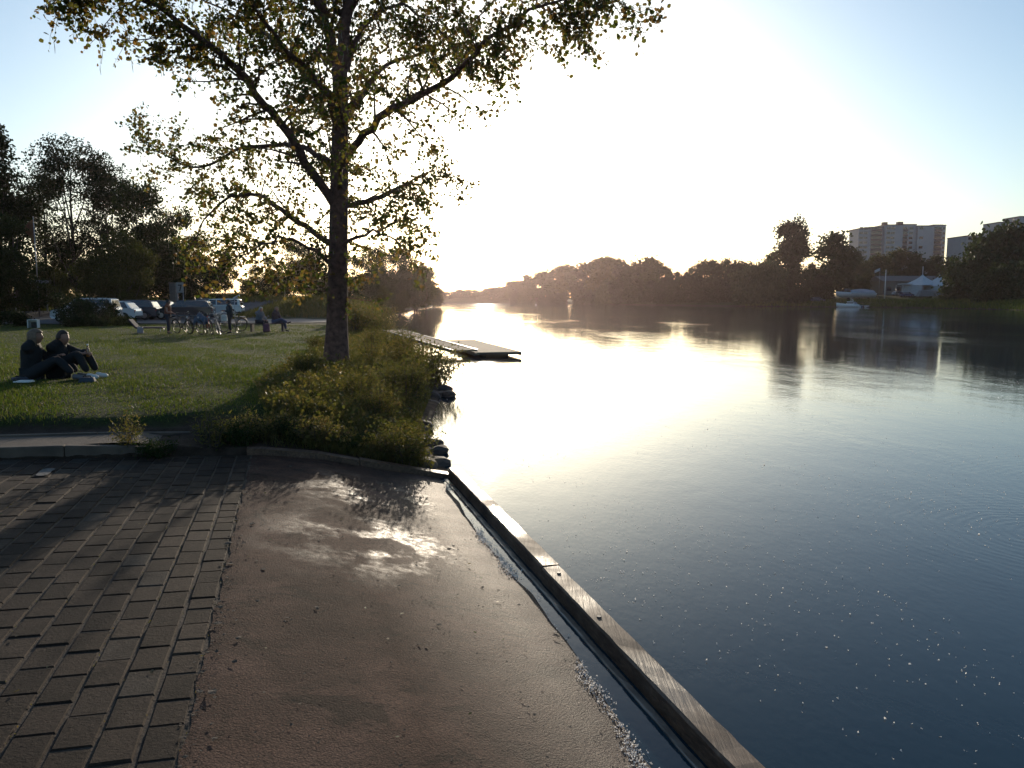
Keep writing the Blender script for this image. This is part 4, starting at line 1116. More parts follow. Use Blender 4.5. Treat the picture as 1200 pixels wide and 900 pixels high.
cars = [('van', 'parked_van', (.45, .46, .47), (4.1, 1.75, 1.65), 137, 51.5, 'silver van parked at the left end of the row, half hidden by a bush'),
        ('hatch', 'parked_car', (.72, .72, .72), (4.0, 1.72, 1.48), 161, 55, 'white hatchback parked between the silver van and the dark estate'),
        ('wagon', 'parked_car', (.03, .035, .05), (4.5, 1.78, 1.52), 185, 58.5, 'dark blue estate car with a sunlit tail next to the white hatchback'),
        ('hatch2', 'parked_car', (.025, .02, .02), (4.1, 1.74, 1.5), 207, 62, 'black hatchback parked behind the standing person in the rust top'),
        ('wagon2', 'parked_car', (.04, .04, .045), (4.6, 1.8, 1.50), 249, 60, 'dark car with bright roof edges behind the bicycles'),
        ('hatch3', 'parked_car', (.05, .06, .07), (4.0, 1.72, 1.46), 263, 66, 'dark hatchback partly hidden behind the second standing person'),
        ('suv', 'parked_car', (.62, .64, .63), (4.2, 1.75, 1.5), 284, 64, 'pale car farthest right in the row, behind the bench')]
for kd, nm, pc, dm, px, Y, lb in cars:
    kk_ = kd.rstrip('23')
    o = make_car(nm, pc, dm, kk_); X_ = xat(px, Y) - dm[0] / 2
    o.location = (X_, Y, gz(X_, Y) + .055); o.rotation_euler = (0, 0, PI + R({'van': 8, 'hatch': 6, 'wagon': 8, 'hatch2': 7, 'wagon2': 12, 'hatch3': 9, 'suv': 10}[kd])); tag(o, lb, 'car', 'cars parked beyond the lawn')

# bushes around the parking lot
for k, (px, Y, w, h, lb) in enumerate(((108, 47.5, 3.6, 1.9, 'dark rounded bush in front of the silver van'), (84, 48, 3.4, 1.75, 'dark bush left of the one in front of the silver van'), (127, 50, 1.4, 1.4, 'narrow dark bush against the tail of the silver van'),
                                       (12, 44.5, 2.2, .75, 'low dark mound of greenery at the far lawn edge near the left edge'), (92, 44.8, 1.6, .55, 'low dark clump on the lawn edge behind the seated couple'), (105, 45.2, 1.4, .5, 'small dark clump just right of the one on the lawn edge'),
                                       (147, 46.5, 1.5, .45, 'small flat clump on the lawn edge below the white hatchback'), (232, 72, 2.2, 2.6, 'round clipped bush behind the dark cars, left one'), (250, 73, 2.6, 2.8, 'round clipped bush behind the dark cars, right one'),
                                       (222, 72, 2.0, 3.2, 'dark upright bush below the number sign'), (292, 78, 2.6, 2.2, 'rounded bush beyond the pale car'), (52, 76, 6, 1.6, 'long low hedge under the guard rail'), (15, 72, 6, 1.8, 'wide bush below the guard rail near the left edge'), (85, 70, 5, 2.0, 'tangled bush right of the guard rail'))):
    X_ = xat(px, Y); root = empty('bush', (X_, Y, gz(X_, Y) - .05)); tag(root, lb, 'bush')
    make_crown('foliage', h, w, .05, 12, 3500, .10 if Y < 60 else .13, M['leaf_dark' if 'dark' in lb or 'clipped' in lb else 'leaf_olive'], 200 + k, 'bank', 0, root)
    mb = MB()
    for q in range(4): mb.tube([(rb.uniform(-.1, .1), rb.uniform(-.1, .1), -.1), (rb.uniform(-.3, .3) * w, rb.uniform(-.3, .3) * w, h * .7)], [.03, .01], 5)
    mb.build('stems', M['bark_far'], root)

# ------------------------------------------------------------------ sign, flagpole, guard rail
X_ = xat(212, 68); zb = gz(X_, 68)
sg = empty('number_sign', (X_, 68, zb)); tag(sg, 'upright white sign board with a dark 7 standing at the car park', 'sign')
z0, z1 = topz(343, 68) - zb, topz(331, 68) - zb
mb = MB(); mb.box((0, 0, (z0 + z1) / 2), (.62, .05, z1 - z0), None, .01); brd = mb.build('board', mat('sign_white', (.38, .38, .37), .6), sg)
mb = MB()
for sx in (-.24, .24): mb.tube([(sx, .04, -.2), (sx, .04, z0 + .1)], .035)
mb.build('post', M['steel'], sg)
mb = MB(); zc = (z0 + z1) / 2
mb.poly([(-.16, -.03, zc + .26), (.17, -.03, zc + .26), (.17, -.03, zc + .17), (-.16, -.03, zc + .17)], (0, -.012, 0))
mb.poly([(.17, -.0305, zc + .17), (.07, -.0305, zc + .17), (-.07, -.0305, zc - .30), (.03, -.0305, zc - .30)], (0, -.012, 0))
mb.build('number', M['black_rubber'], brd)
X_ = xat(204, 69); cb = MB(); cb.box((0, 0, 1.3), (.55, .4, 2.7), None, .03); cb.box((0, 0, 2.68), (.62, .46, .08), None, .01)
o = cb.build('gate_pillar', M['concrete']); o.location = (X_, 69, gz(X_, 69)); tag(o, 'pale concrete pillar just left of the number sign', 'pillar')
fp = empty('flagpole', (xat(46, 66), 66, gz(xat(46, 66), 66))); tag(fp, 'slim flagpole with a drooping dark flag in front of the left trees', 'flagpole')
zt = topz(255, 66) - fp.location.z
mb = MB(); mb.tube([(0, 0, -.2), (0, 0, zt * .5), (0, 0, zt)], [.06, .05, .035], 8); mb.ball((0, 0, zt + .05), .07, 1); mb.build('pole', M['steel'], fp)
mb = MB(); F0 = []
for i in range(9):
    for s2 in (0,):
        pass
secs = []
for i in range(8):
    z = zt - .15 - i * .28; w = .55 + .25 * math.sin(i * .9)
    secs.append([Vector((-.04, .01 * math.sin(i), z)), Vector((-.3 * w - .1, .12 * math.sin(i * .8), z - .12)), Vector((-w, .08 * math.cos(i * 1.1), z - .3)), Vector((-w, .08 * math.cos(i * 1.1) - .012, z - .3)), Vector((-.3 * w - .1, .12 * math.sin(i * .8) - .012, z - .12)), Vector((-.04, .01 * math.sin(i) - .012, z))])
mb.loft(secs); mb.build('flag', mat('flag_cloth', (.22, .10, .03), .8, (.10, .03, .02), 1.5), fp)
gr_ = empty('guard_rail', (xat(36, 70), 70, gz(xat(36, 70), 70))); tag(gr_, 'pale metal guard rail on the grass bank at the left', 'guard rail')
zr_ = topz(331, 70) - gr_.location.z
mb = MB(); mb.loft([[Vector((x, -.04, z)), Vector((x, -.09, z + .08)), Vector((x, -.05, z + .15)), Vector((x, -.09, z + .22)), Vector((x, -.04, z + .3)), Vector((x, .0, z + .3)), Vector((x, .0, z))] for x, z in ((-1.7, zr_ + .1), (1.8, zr_ - .15))], smooth=False); mb.build('rail', M['steel'], gr_)
for x in (-1.4, .1, 1.5):
    mb = MB(); mb.box((x, .05, zr_ / 2 - .1), (.1, .1, zr_ + .2), None, .01); mb.build('post', M['steel'], gr_)
# white slatted crate on the lawn edge
cr_ = empty('white_crate', (xat(38, 42), 42, gz(xat(38, 42), 42) + .02)); tag(cr_, 'small white box with a dark opening on the lawn behind the seated couple', 'box')
cr_.rotation_euler = (0, 0, R(15))
mb = MB(); mb.box((0, 0, .43), (.5, .4, .03)).box((-.235, 0, .21), (.03, .4, .42)).box((.235, 0, .21), (.03, .4, .42)).box((0, .18, .21), (.44, .03, .42)).box((0, -.05, .2), (.44, .03, .03)); mb.build('shell', M['white_paint'], cr_)
mb = MB(); mb.box((.06, -.1, .16), (.26, .18, .3), None, .02); mb.build('liner', M['black_rubber'], cr_)

# ------------------------------------------------------------------ people
def skin_mesh(nodes, edges, root, sub=2):
    me = bpy.data.meshes.new('sk'); names = list(nodes)
    me.from_pydata([nodes[n][0] for n in names], [(names.index(a), names.index(b_)) for a, b_ in edges], [])
    o = bpy.data.objects.new('sk', me); COL.objects.link(o)
    md = o.modifiers.new('s', 'SKIN'); sv = me.skin_vertices[0].data
    for i, n in enumerate(names):
        r = nodes[n][1]; r = r if isinstance(r, tuple) else (r, r); sv[i].radius = r
        sv[i].use_root = (n == root)
    md.use_smooth_shade = True; md.branch_smoothing = .6
    s = o.modifiers.new('u', 'SUBSURF'); s.levels = sub; s.render_levels = sub
    dg = bpy.context.evaluated_depsgraph_get(); dg.update()
    res = bpy.data.meshes.new_from_object(o.evaluated_get(dg)); bpy.data.objects.remove(o)
    return res
def merge(meshes, voxel=None):
    bm = bmesh.new()
    for m_ in meshes: bm.from_mesh(m_)
    me = bpy.data.meshes.new('merged'); bm.to_mesh(me); bm.free()
    if voxel:
        o = bpy.data.objects.new('rm', me); COL.objects.link(o)
        md = o.modifiers.new('r', 'REMESH'); md.mode = 'VOXEL'; md.voxel_size = voxel; md.use_smooth_shade = True
        sm_ = o.modifiers.new('s', 'SMOOTH'); sm_.iterations = 2; sm_.factor = .4
        dg = bpy.context.evaluated_depsgraph_get(); dg.update()
        me = bpy.data.meshes.new_from_object(o.evaluated_get(dg)); bpy.data.objects.remove(o)
    return me
def head_mesh(c, yaw=0, pitch=0):
    bm = bmesh.new(); bmesh.ops.create_icosphere(bm, subdivisions=4, radius=1)
    for v in bm.verts:
        x, y, z = v.co
        X_ = x * .096; Y_ = y * .074; Z_ = z * .118
        if z < -.2: Y_ *= 1 - .30 * min(1, (-z - .2) / .8); X_ *= 1 - .12 * (-z - .2)
        if x > .6:
            nose = math.exp(-((y / .16) ** 2) - (((z + .12) / .17) ** 2)); X_ += .024 * nose
            eye = math.exp(-(((abs(y) - .38) / .14) ** 2) - (((z - .05) / .10) ** 2)); X_ -= .010 * eye
            lip = math.exp(-((y / .28) ** 2) - (((z + .48) / .07) ** 2)); X_ += .006 * lip
            chin = math.exp(-((y / .3) ** 2) - (((z + .85) / .2) ** 2)); X_ += .008 * chin
        ear = math.exp(-(((x + .02) / .14) ** 2) - (((z + .05) / .25) ** 2)) if abs(y) > .85 else 0
        Y_ += math.copysign(.018 * ear, y)
        v.co = (X_, Y_, Z_)
    M4 = Matrix.Translation(Vector(c)) @ Matrix.Rotation(yaw, 4, 'Z') @ Matrix.Rotation(pitch, 4, 'Y')
    bmesh.ops.transform(bm, matrix=M4, verts=bm.verts)
    me = bpy.data.meshes.new('h'); bm.to_mesh(me); bm.free(); return me, M4
def hair_mesh(M4, long=.0, vol=1.0):
    bm = bmesh.new(); bmesh.ops.create_icosphere(bm, subdivisions=4, radius=1)
    kill = []
    for v in bm.verts:
        x, y, z = v.co
        if x > .35 and z < .45 or (z < -.15 - long * 6 and x < .35): kill.append(v); continue
        k = 1 + .035 * math.sin(math.atan2(y, x) * 17 + 2 * z) + .03 * math.sin(math.atan2(y, x) * 7 + 5 * z)
        zz_ = z * .128
        if z < 0: zz_ = z * (.128 + long)
        v.co = (x * .108 * vol * k - .006, y * .088 * vol * k * (1 if z > 0 else 1.05), zz_ + .006)
    bmesh.ops.delete(bm, geom=kill, context='VERTS')
    bmesh.ops.transform(bm, matrix=M4, verts=bm.verts)
    r = bmesh.ops.solidify(bm, geom=bm.faces, thickness=.012)
    for f in bm.faces: f.smooth = True
    me = bpy.data.meshes.new('hair'); bm.to_mesh(me); bm.free(); return me
def hand(nodes, edges, wr, name, d, side, curl=.5):
    """palm and five bent fingers; d forward direction, side: +1/-1 thumb side vector sign"""
    d = Vector(d).normalized(); up = Vector((0, 0, 1)); sd = d.cross(up)
    sd = sd.normalized() if sd.length > .1 else Vector((0, 1, 0)); nrm = sd.cross(d).normalized()
    w = Vector(nodes[wr][0]); palm = w + d * .055
    nodes[name + 'p'] = (tuple(palm), (.024, .016)); edges.append((wr, name + 'p'))
    fm = []
    for i, (o_, l) in enumerate(((-.028, .060), (-.010, .075), (.009, .080), (.027, .070))):
        b0 = palm + sd * o_ + d * .012; b1 = b0 + d * (.030) + sd * o_ * .1
        b2_ = b1 + (d * math.cos(curl) - nrm * math.sin(curl)) * l * .35; b3 = b2_ + (d * math.cos(curl * 2) - nrm * math.sin(curl * 2)) * l * .35
        fm.append([palm + sd * o_ * .6, b1, b2_, b3])
    t0 = w + d * .02 + sd * .018 * side; fm.append([t0, t0 + (d * .5 + sd * side) .normalized() * .035, t0 + (d * .9 + sd * side * .7).normalized() * .065, t0 + (d + sd * side * .4 - nrm * curl * .4).normalized() * .085])
    return fm
def finger_meshes(fm):
    mb = MB()
    for f in fm: mb.tube(f, [.010, .0095, .0088, .007], 7)
    me = bpy.data.meshes.new('f'); mb.bm.to_mesh(me); mb.bm.free(); return me
def bulk(nn):
    # padding under the jacket: fills chest and shoulders so that the sleeves join the body
    mb = MB(); c = Vector(nn['ch'][0]); b_ = Vector(nn['nb'][0]); p = Vector(nn['pel'][0])
    for sg in 'LR':
        s_ = Vector(nn['sh' + sg][0]); mb.ball(s_, .088, 2); mb.tube([c, c.lerp(s_, .5), s_], [.13, .105, .085], 12); mb.tube([b_ + Vector((0, 0, -.01)), b_.lerp(s_, .5) + Vector((0, 0, .005)), s_], [.075, .075, .08], 12)
    mb.tube([p, p.lerp(c, .5), c, c.lerp(b_, .7)], [.15, .15, .16, .10], 14)
    me = bpy.data.meshes.new('bulk'); mb.bm.to_mesh(me); mb.bm.free(); return me
def person(J, jacket, trousers, shoes, hair, label, loc, rz, head_yaw=0, head_pitch=0, long=0.0, scale=1.0, bare_fore=False, curl=.6, hair_vol=1.0, grp=None, jm_r=.8):
    """J: joint positions (x forward, y left, z up)"""
    root = empty('person', loc, rz); root.scale = (scale,) * 3; tag(root, label, 'person', grp)
    n = {}; e = []
    def add(k, p, r): n[k] = (tuple(p), r)
    add('pel', J['pel'], (.135, .10)); add('sp', J['sp'], (.12, .095)); add('ch', J['ch'], (.14, .105)); add('nb', J['nb'], (.065, .06)); 
    J = dict(J); J['head'] = tuple(Vector(J['head']) + Vector((0, 0, -.035))); hd_ = Vector(J['head']); nk = Vector(J['nb']).lerp(hd_, .55); add('nk', nk, .052); add('hb', hd_ + Vector((0, 0, -.02)), .06)
    e += [('pel', 'sp'), ('sp', 'ch'), ('ch', 'nb'), ('nb', 'nk'), ('nk', 'hb')]
    fms = []
    for s, sg in (('L', 1), ('R', -1)):
        add('sh' + s, J['sh' + s], .058); add('el' + s, J['el' + s], .043); add('wr' + s, J['wr' + s], .027)
        ua = Vector(J['sh' + s]).lerp(Vector(J['el' + s]), .45); add('ua' + s, ua, .05)
        fa = Vector(J['el' + s]).lerp(Vector(J['wr' + s]), .3); add('fa' + s, fa, .042)
        e += [('ch', 'sh' + s), ('sh' + s, 'ua' + s), ('ua' + s, 'el' + s), ('el' + s, 'fa' + s), ('fa' + s, 'wr' + s)]
        add('hp' + s, J['hp' + s], .095); add('kn' + s, J['kn' + s], .06); add('an' + s, J['an' + s], .04)
        th = Vector(J['hp' + s]).lerp(Vector(J['kn' + s]), .45); add('th' + s, th, .083)
        cf = Vector(J['kn' + s]).lerp(Vector(J['an' + s]), .3); add('cf' + s, cf, .058)
        add('to' + s, J['to' + s], (.04, .028))
        e += [('pel', 'hp' + s), ('hp' + s, 'th' + s), ('th' + s, 'kn' + s), ('kn' + s, 'cf' + s), ('cf' + s, 'an' + s), ('an' + s, 'to' + s)]
        dirv = Vector(J.get('hd' + s, Vector(J['wr' + s]) - Vector(J['el' + s])))
        fms += hand(n, e, 'wr' + s, 'h' + s, dirv, sg, curl)
    hm, M4 = head_mesh(hd_, head_yaw, head_pitch)
    bodym = merge([skin_mesh(n, e, 'pel'), hm, finger_meshes(fms)], .009)
    link('body', bodym, M['skin'], root)
    def cloth(keys, edges_, grow, name, col, rootk, over={}):
        nn = {k: (n[k][0], tuple(x + grow for x in (n[k][1] if isinstance(n[k][1], tuple) else (n[k][1],) * 2))) for k in keys}
        for k, v in over.items(): nn[k] = v
        me = merge([skin_mesh(nn, edges_, rootk, 2)] + ([bulk(nn)] if 'ch' in nn else []), .012)
        return link(name, me, mat('cloth_' + name, col, .85, tuple(c * .7 for c in col), 12, .004, 60, local=True), root)
    arm = []
    ks = ['pel', 'sp', 'ch', 'nb']; ed = [('pel', 'sp'), ('sp', 'ch'), ('ch', 'nb')]
    ov = {}
    for s in 'LR':
        ks += ['sh' + s, 'ua' + s, 'el' + s]; ed += [('ch', 'sh' + s), ('sh' + s, 'ua' + s), ('ua' + s, 'el' + s)]
        if not bare_fore:
            ks += ['fa' + s]; w_ = Vector(n['el' + s][0]).lerp(Vector(n['wr' + s][0]), .93); ov['cu' + s] = (tuple(w_), .042)
            ed += [('el' + s, 'fa' + s), ('fa' + s, 'cu' + s)]
    nbp = Vector(n['nb'][0]); ov['nb'] = (tuple(nbp + Vector((0, 0, .035))), (.088, .082))
    ov['ch'] = (n['ch'][0], (.205, .15)); ov['sp'] = (n['sp'][0], (.185, .145)); ov['pel'] = (tuple(Vector(n['pel'][0]) + Vector((0, 0, .03))), (.185, .15))
    cloth([k for k in ks if k not in ('nb', 'ch', 'sp', 'pel')], ed, .024, 'jacket', jacket, 'pel', ov)
    ks = ['pel']; ed = []; ov = {'pel': (n['pel'][0], (.150, .118))}
    for s in 'LR':
        ks += ['hp' + s, 'th' + s, 'kn' + s, 'cf' + s]; a_ = Vector(n['kn' + s][0]).lerp(Vector(n['an' + s][0]), .9); ov['ae' + s] = (tuple(a_), .055)
        ed += [('pel', 'hp' + s), ('hp' + s, 'th' + s), ('th' + s, 'kn' + s), ('kn' + s, 'cf' + s), ('cf' + s, 'ae' + s)]
    cloth([k for k in ks if k != 'pel'], ed, .016, 'trousers', trousers, 'pel', ov)
    for s in 'LR':
        a_, t_ = Vector(n['an' + s][0]), Vector(n['to' + s][0]); d_ = (t_ - a_); dh = Vector((d_.x, d_.y, 0)).normalized()
        nn = {'a': (tuple(a_ - dh * .04 + Vector((0, 0, -.02))), .05), 'b': (tuple(a_.lerp(t_, .5) + Vector((0, 0, -.004))), (.05, .042)), 'c': (tuple(t_ + d_.normalized() * .02), (.046, .034))}
        link('shoe', skin_mesh(nn, [('a', 'b'), ('b', 'c')], 'b', 2), mat('shoe_' + s, shoes, .6), root)
    link('hair', hair_mesh(M4, long, hair_vol), mat('hair', hair, .6, tuple(c * .5 for c in hair), 40, local=True), root)
    return root
SIT = dict(pel=(0, 0, .13), sp=(-.02, 0, .31), ch=(.03, 0, .49), nb=(.07, 0, .62), head=(.11, 0, .76),
           shL=(.03, .17, .55), shR=(.03, -.17, .55), elL=(.18, .22, .33), elR=(.20, -.22, .34), wrL=(.38, .10, .40), wrR=(.40, -.10, .40),
           hpL=(.02, .09, .12), hpR=(.02, -.09, .12), knL=(.40, .14, .45), knR=(.42, -.13, .44), anL=(.62, .11, .09), anR=(.60, -.10, .09), toL=(.76, .13, .045), toR=(.75, -.12, .045))
# the couple on the lawn
Yc = 13.2
xa, xb = xat(31, Yc - .15), xat(63, Yc + .25)
JA = dict(SIT); JA.update(head=(.11, -.01, .75), elR=(.16, -.24, .32), wrR=(.36, -.16, .38), knR=(.44, -.12, .36), knL=(.42, .15, .38), anR=(.68, -.12, .09), anL=(.66, .14, .09), toR=(.82, -.14, .05), toL=(.80, .16, .05))
person(JA, (.009, .009, .011), (.010, .011, .015), (.10, .10, .11), (.19, .12, .075), 'person with fair shoulder-length hair and dark jacket sitting on the grass, left of the couple', (xa, Yc - .15, gz(xa, Yc) - .02), R(12), head_yaw=R(10), long=.10, hair_vol=1.12, scale=1.07)
JB = dict(SIT); JB.update(sp=(-.03, 0, .30), ch=(.02, 0, .47), nb=(.08, 0, .60), head=(.13, 0, .72), shL=(.03, .16, .53), shR=(.03, -.16, .53), elL=(.25, .18, .43), elR=(.26, -.17, .42), wrL=(.47, .06, .44), wrR=(.47, -.05, .43), knL=(.42, .12, .47), knR=(.43, -.12, .45))
person(JB, (.008, .008, .010), (.009, .009, .012), (.62, .62, .62), (.03, .016, .010), 'dark-haired person in white shoes sitting with knees drawn up, right of the couple', (xb, Yc + .25, gz(xb, Yc) - .02), R(-4), head_yaw=R(-8), curl=.9, scale=1.07)
gl = empty('drinking_bottle', Vector((xb + .57, Yc + .22, gz(xb, Yc) + .38))); tag(gl, 'small bottle with a pale cap held at the knees by the right of the couple', 'bottle')
mb = MB(); mb.tube([(0, 0, 0), (0, 0, .01), (0, 0, .13), (0, 0, .165), (0, 0, .20)], [.028, .032, .032, .014, .013], 12); mb.build('bottle_body', mat('bottle_glass', (.25, .10, .03), .15, spec=.8), gl)
mb = MB(); mb.tube([(0, 0, .20), (0, 0, .225)], .016, 10); mb.build('cap', M['white_paint'], gl)
def bag(x, y, sz, rz, col, lb, z=0, straps=True):
    r_ = empty('bag', (x, y, gz(x, y) + z), rz); tag(r_, lb, 'bag')
    mb = MB(); mb.box((0, 0, sz[2] * .5), sz, None, min(sz) * .28, (.82, .7)); 
    mb.build('pouch', mat('bag_cloth', col, .8, tuple(c * .6 for c in col), 8, .01, 12, local=True), r_)
    mb = MB(); mb.tube([(-sz[0] * .25, 0, sz[2] * .9), (-sz[0] * .2, 0, sz[2] * 1.2), (sz[0] * .2, 0, sz[2] * 1.22), (sz[0] * .25, 0, sz[2] * .9)], .012, 6); mb.build('strap', M['black_rubber'], r_)
    return r_
bag(xat(97, 12.75), 12.75, (.26, .16, .09), .2, (.05, .06, .085), 'slack blue-grey bag on the grass beside the white shoes')
bag(xat(17, 12.75), 12.75, (.26, .26, .07), .7, (.04, .04, .055), 'low grey-blue bag on the grass behind the fair-haired person')
mb = MB(); mb.box((0, 0, .012), (.26, .16, .02), None, .006); mb.box((.02, 0, .028), (.2, .13, .012), .2, .003)
o = mb.build('folded_paper', M['white_paint']); o.location = (xat(22, 12.3), 12.3, gz(xat(22, 12.3), 12.3) + .03); tag(o, 'folded white paper lying on the grass at the left of the couple', 'paper')

# two people on a low bench further back
Yb = 37.5
SEAT = dict(pel=(0, 0, .50), sp=(0, 0, .68), ch=(.05, 0, .86), nb=(.10, 0, 1.0), head=(.16, 0, 1.13), shL=(.05, .18, .92), shR=(.05, -.18, .92), elL=(.16, .22, .68), elR=(.16, -.22, .68), wrL=(.36, .12, .60), wrR=(.36, -.12, .60),
            hpL=(.02, .09, .49), hpR=(.02, -.09, .49), knL=(.42, .12, .50), knR=(.42, -.12, .50), anL=(.46, .12, .09), anR=(.46, -.12, .09), toL=(.60, .13, .04), toR=(.60, -.13, .04))
bx_ = xat(313, Yb)
bn = empty('bench', (bx_, Yb, gz(bx_, Yb)), R(4)); tag(bn, 'low dark bench on the lawn carrying two seated people', 'bench')
mb = MB()
for k in range(3): mb.box((.0, -.16 + k * .16, .40), (1.75, .14, .04), None, .006)
mb.build('seat', mat('bench_wood', (.07, .045, .04), .8), bn)
for sx in (-.75, .75):
    mb = MB(); mb.box((sx, 0, .19), (.10, .42, .40), None, .01); mb.build('leg', M['dark_metal'], bn)
pA = (xat(303, Yb), Yb, gz(bx_, Yb) + .0); pB = (xat(322, Yb), Yb, gz(bx_, Yb) + .0)
person(SEAT, (.16, .17, .20), (.03, .025, .035), (.03, .03, .03), (.5, .48, .45), 'white-haired person in a grey jacket sitting hunched on the left of the bench', pA, R(-28), scale=1.0)
JL = dict(SEAT); JL.update(head=(.10, 0, 1.14), nb=(.05, 0, 1.0), ch=(.0, 0, .86), knR=(.42, -.12, .62), anR=(.78, -.12, .45), toR=(.92, -.12, .50), anL=(.52, .12, .09), toL=(.66, .12, .04))
person(JL, (.10, .06, .06), (.08, .09, .16), (.03, .03, .03), (.28, .17, .09), 'person in dark red top and jeans, one leg stretched out, right end of the bench', pB, R(-14))
bag(xat(311.5, 37), 37.0, (.35, .3, .42), .2, (.10, .04, .08), 'dark purple bag standing in front of the bench between the two people')
# standing people
STAND = dict(pel=(0, 0, .93), sp=(0, 0, 1.08), ch=(.02, 0, 1.27), nb=(.02, 0, 1.43), head=(.06, 0, 1.57), shL=(.01, .18, 1.36), shR=(.01, -.18, 1.36), elL=(.02, .24, 1.08), elR=(.04, -.24, 1.08), wrL=(.22, .16, 1.02), wrR=(.24, -.14, 1.04),
             hpL=(0, .09, .90), hpR=(0, -.09, .90), knL=(.03, .11, .49), knR=(.05, -.11, .49), anL=(-.02, .12, .09), anR=(.0, -.12, .09), toL=(.13, .14, .035), toR=(.15, -.14, .035))
Ys = 34.5
xs_ = xat(196, Ys); person(STAND, (.20, .06, .03), (.03, .03, .045), (.03, .03, .03), (.04, .025, .02), 'person in a rust-coloured top standing left of the bicycles', (xs_, Ys, gz(xs_, Ys)), R(10), scale=.93, curl=.8)
J2 = dict(STAND); J2.update(wrR=(.30, -.10, 1.12), wrL=(.25, .12, 1.1))
xs_ = xat(269, 36); person(J2, (.03, .04, .05), (.03, .03, .035), (.03, .03, .03), (.03, .02, .015), 'person in a dark coat standing right behind the bicycles', (xs_, 36, gz(xs_, 36)), R(-160), scale=.96)
J3 = dict(SEAT); xs_ = xat(212, 35.5)
# ------------------------------------------------------------------ bicycles
def bicycle(label, loc, rz, col, lean=0, steer=0.0, cover=None, basket=False):
    r_ = empty('bicycle', loc, rz); r_.rotation_euler = (lean, 0, rz); tag(r_, label, 'bicycle', 'bicycles parked on the lawn')
    fm = mat('bike_paint', col, .3, coat=.5)
    Rw = .34; rw = Vector((-.52, 0, Rw)); fw = Vector((.54, 0, Rw)); bb = Vector((-.07, 0, .29)); st = Vector((-.22, 0, .80)); hdp = Vector((.36, 0, .86)); hdl = Vector((.41, 0, .68))
    for c, nm in ((rw, 'wheel'), (fw, 'wheel')):
        w = MB(); w.ring(c, (0, 1, 0), Rw - .02, .018, 30, 6); wo = w.build('wheel', M['black_rubber'], r_)
        q = MB(); q.ring(c, (0, 1, 0), Rw - .045, .009, 30, 4)
        for k in range(16):
            t = 2 * PI * k / 16; q.tube([c + Vector((0, .015 * (-1) ** k, 0)), c + Vector((math.cos(t), 0, math.sin(t))) * (Rw - .045)], .0022, 3, cap=False)
        q.tube([c + Vector((0, -.04, 0)), c + Vector((0, .04, 0))], .018, 8); q.build('rim', M['chrome'] if basket else M['dark_metal'], wo)
        q = MB(); arc = [c + Vector((math.cos(t), 0, math.sin(t))) * (Rw + .025) for t in np.linspace(R(15), R(165), 12)]; q.tube(arc, .014, 5); q.build('mudguard', M['dark_metal'], r_)
    f = MB()
    for a_, b_, r0 in ((bb, st, .016), (bb, hdl, .018), (st.lerp(bb, .1), hdp, .016), (hdp, hdl, .02)): f.tube([a_, b_], r0, 8)
    for sgn in (-1, 1):
        o_ = Vector((0, sgn * .05, 0)); f.tube([bb + o_ * .5, rw + o_], .010, 6); f.tube([st.lerp(bb, .12) + o_ * .3, rw + o_], .009, 6); f.tube([hdl + o_ * .8, fw + o_], .012, 6)
    f.build('frame', fm, r_)
    f = MB(); f.tube([st, st + Vector((-.035, 0, .13))], .013, 8); f.box(st + Vector((-.04, 0, .16)), (.26, .15, .05), None, .02, (.9, .7)); f.build('saddle', M['black_rubber'], r_)
    f = MB(); hc = hdp + Vector((-.02, 0, .12)); f.tube([hdp, hc], .013, 8); f.tube([hc + Vector((-.18, -.28, .02)), hc + Vector((-.05, -.24, .03)), hc + Vector((.03, -.08, 0)), hc + Vector((.03, .08, 0)), hc + Vector((-.05, .24, .03)), hc + Vector((-.18, .28, .02))], .011, 7); f.build('handlebar', M['chrome'] if basket else M['dark_metal'], r_)
    f = MB(); f.ring(bb, (0, 1, 0), .09, .006, 20, 4); f.tube([bb + Vector((0, -.06, 0)), bb + Vector((0, .06, 0))], .02, 8); f.tube([bb + Vector((0, .06, 0)), bb + Vector((.12, .07, -.11))], .009, 6); f.tube([bb + Vector((0, -.06, 0)), bb + Vector((-.12, -.07, .11))], .009, 6); f.box(bb + Vector((.12, .11, -.11)), (.09, .08, .02)); f.box(bb + Vector((-.12, -.11, .11)), (.09, .08, .02)); f.build('crank', M['dark_metal'], r_)
    f = MB(); f.box(rw + Vector((-.02, 0, .40)), (.36, .13, .015)); f.tube([rw + Vector((-.1, .05, 0)), rw + Vector((-.1, .05, .4))], .006, 5); f.tube([rw + Vector((-.1, -.05, 0)), rw + Vector((-.1, -.05, .4))], .006, 5); f.build('rear_rack', M['dark_metal'], r_)
    f = MB(); f.tube([bb + Vector((-.05, .03, 0)), bb + Vector((-.12, .26, -.28))], .009, 6); f.build('kickstand', M['dark_metal'], r_)
    if basket:
        f = MB()
        for k in range(5): f.ring(hdp + Vector((.2, 0, -.02 + k * .045)), (0, 0, 1), .13 + k * .008, .005, 20, 4)
        for k in range(14):
            t = 2 * PI * k / 14; f.tube([hdp + Vector((.2 + .13 * math.cos(t), .13 * math.sin(t), -.02)), hdp + Vector((.2 + .165 * math.cos(t), .165 * math.sin(t), .17))], .004, 4)
        f.build('basket', M['chrome'], r_)
    f = MB(); f.ball(fw + Vector((-.04, 0, .45)), .045, 2); f.build('headlamp', M['lamp_glass'], r_)
    return r_
def bk(px, Y, rz, col, lb, lean=R(8), **kw):
    x = xat(px, Y); return bicycle(lb, (x, Y, gz(x, Y)), rz, col, lean, **kw)
bk(256, 34.2, R(-62), (.45, .42, .38), 'pale bicycle with a sunlit front wheel at the right of the parked group', basket=True)
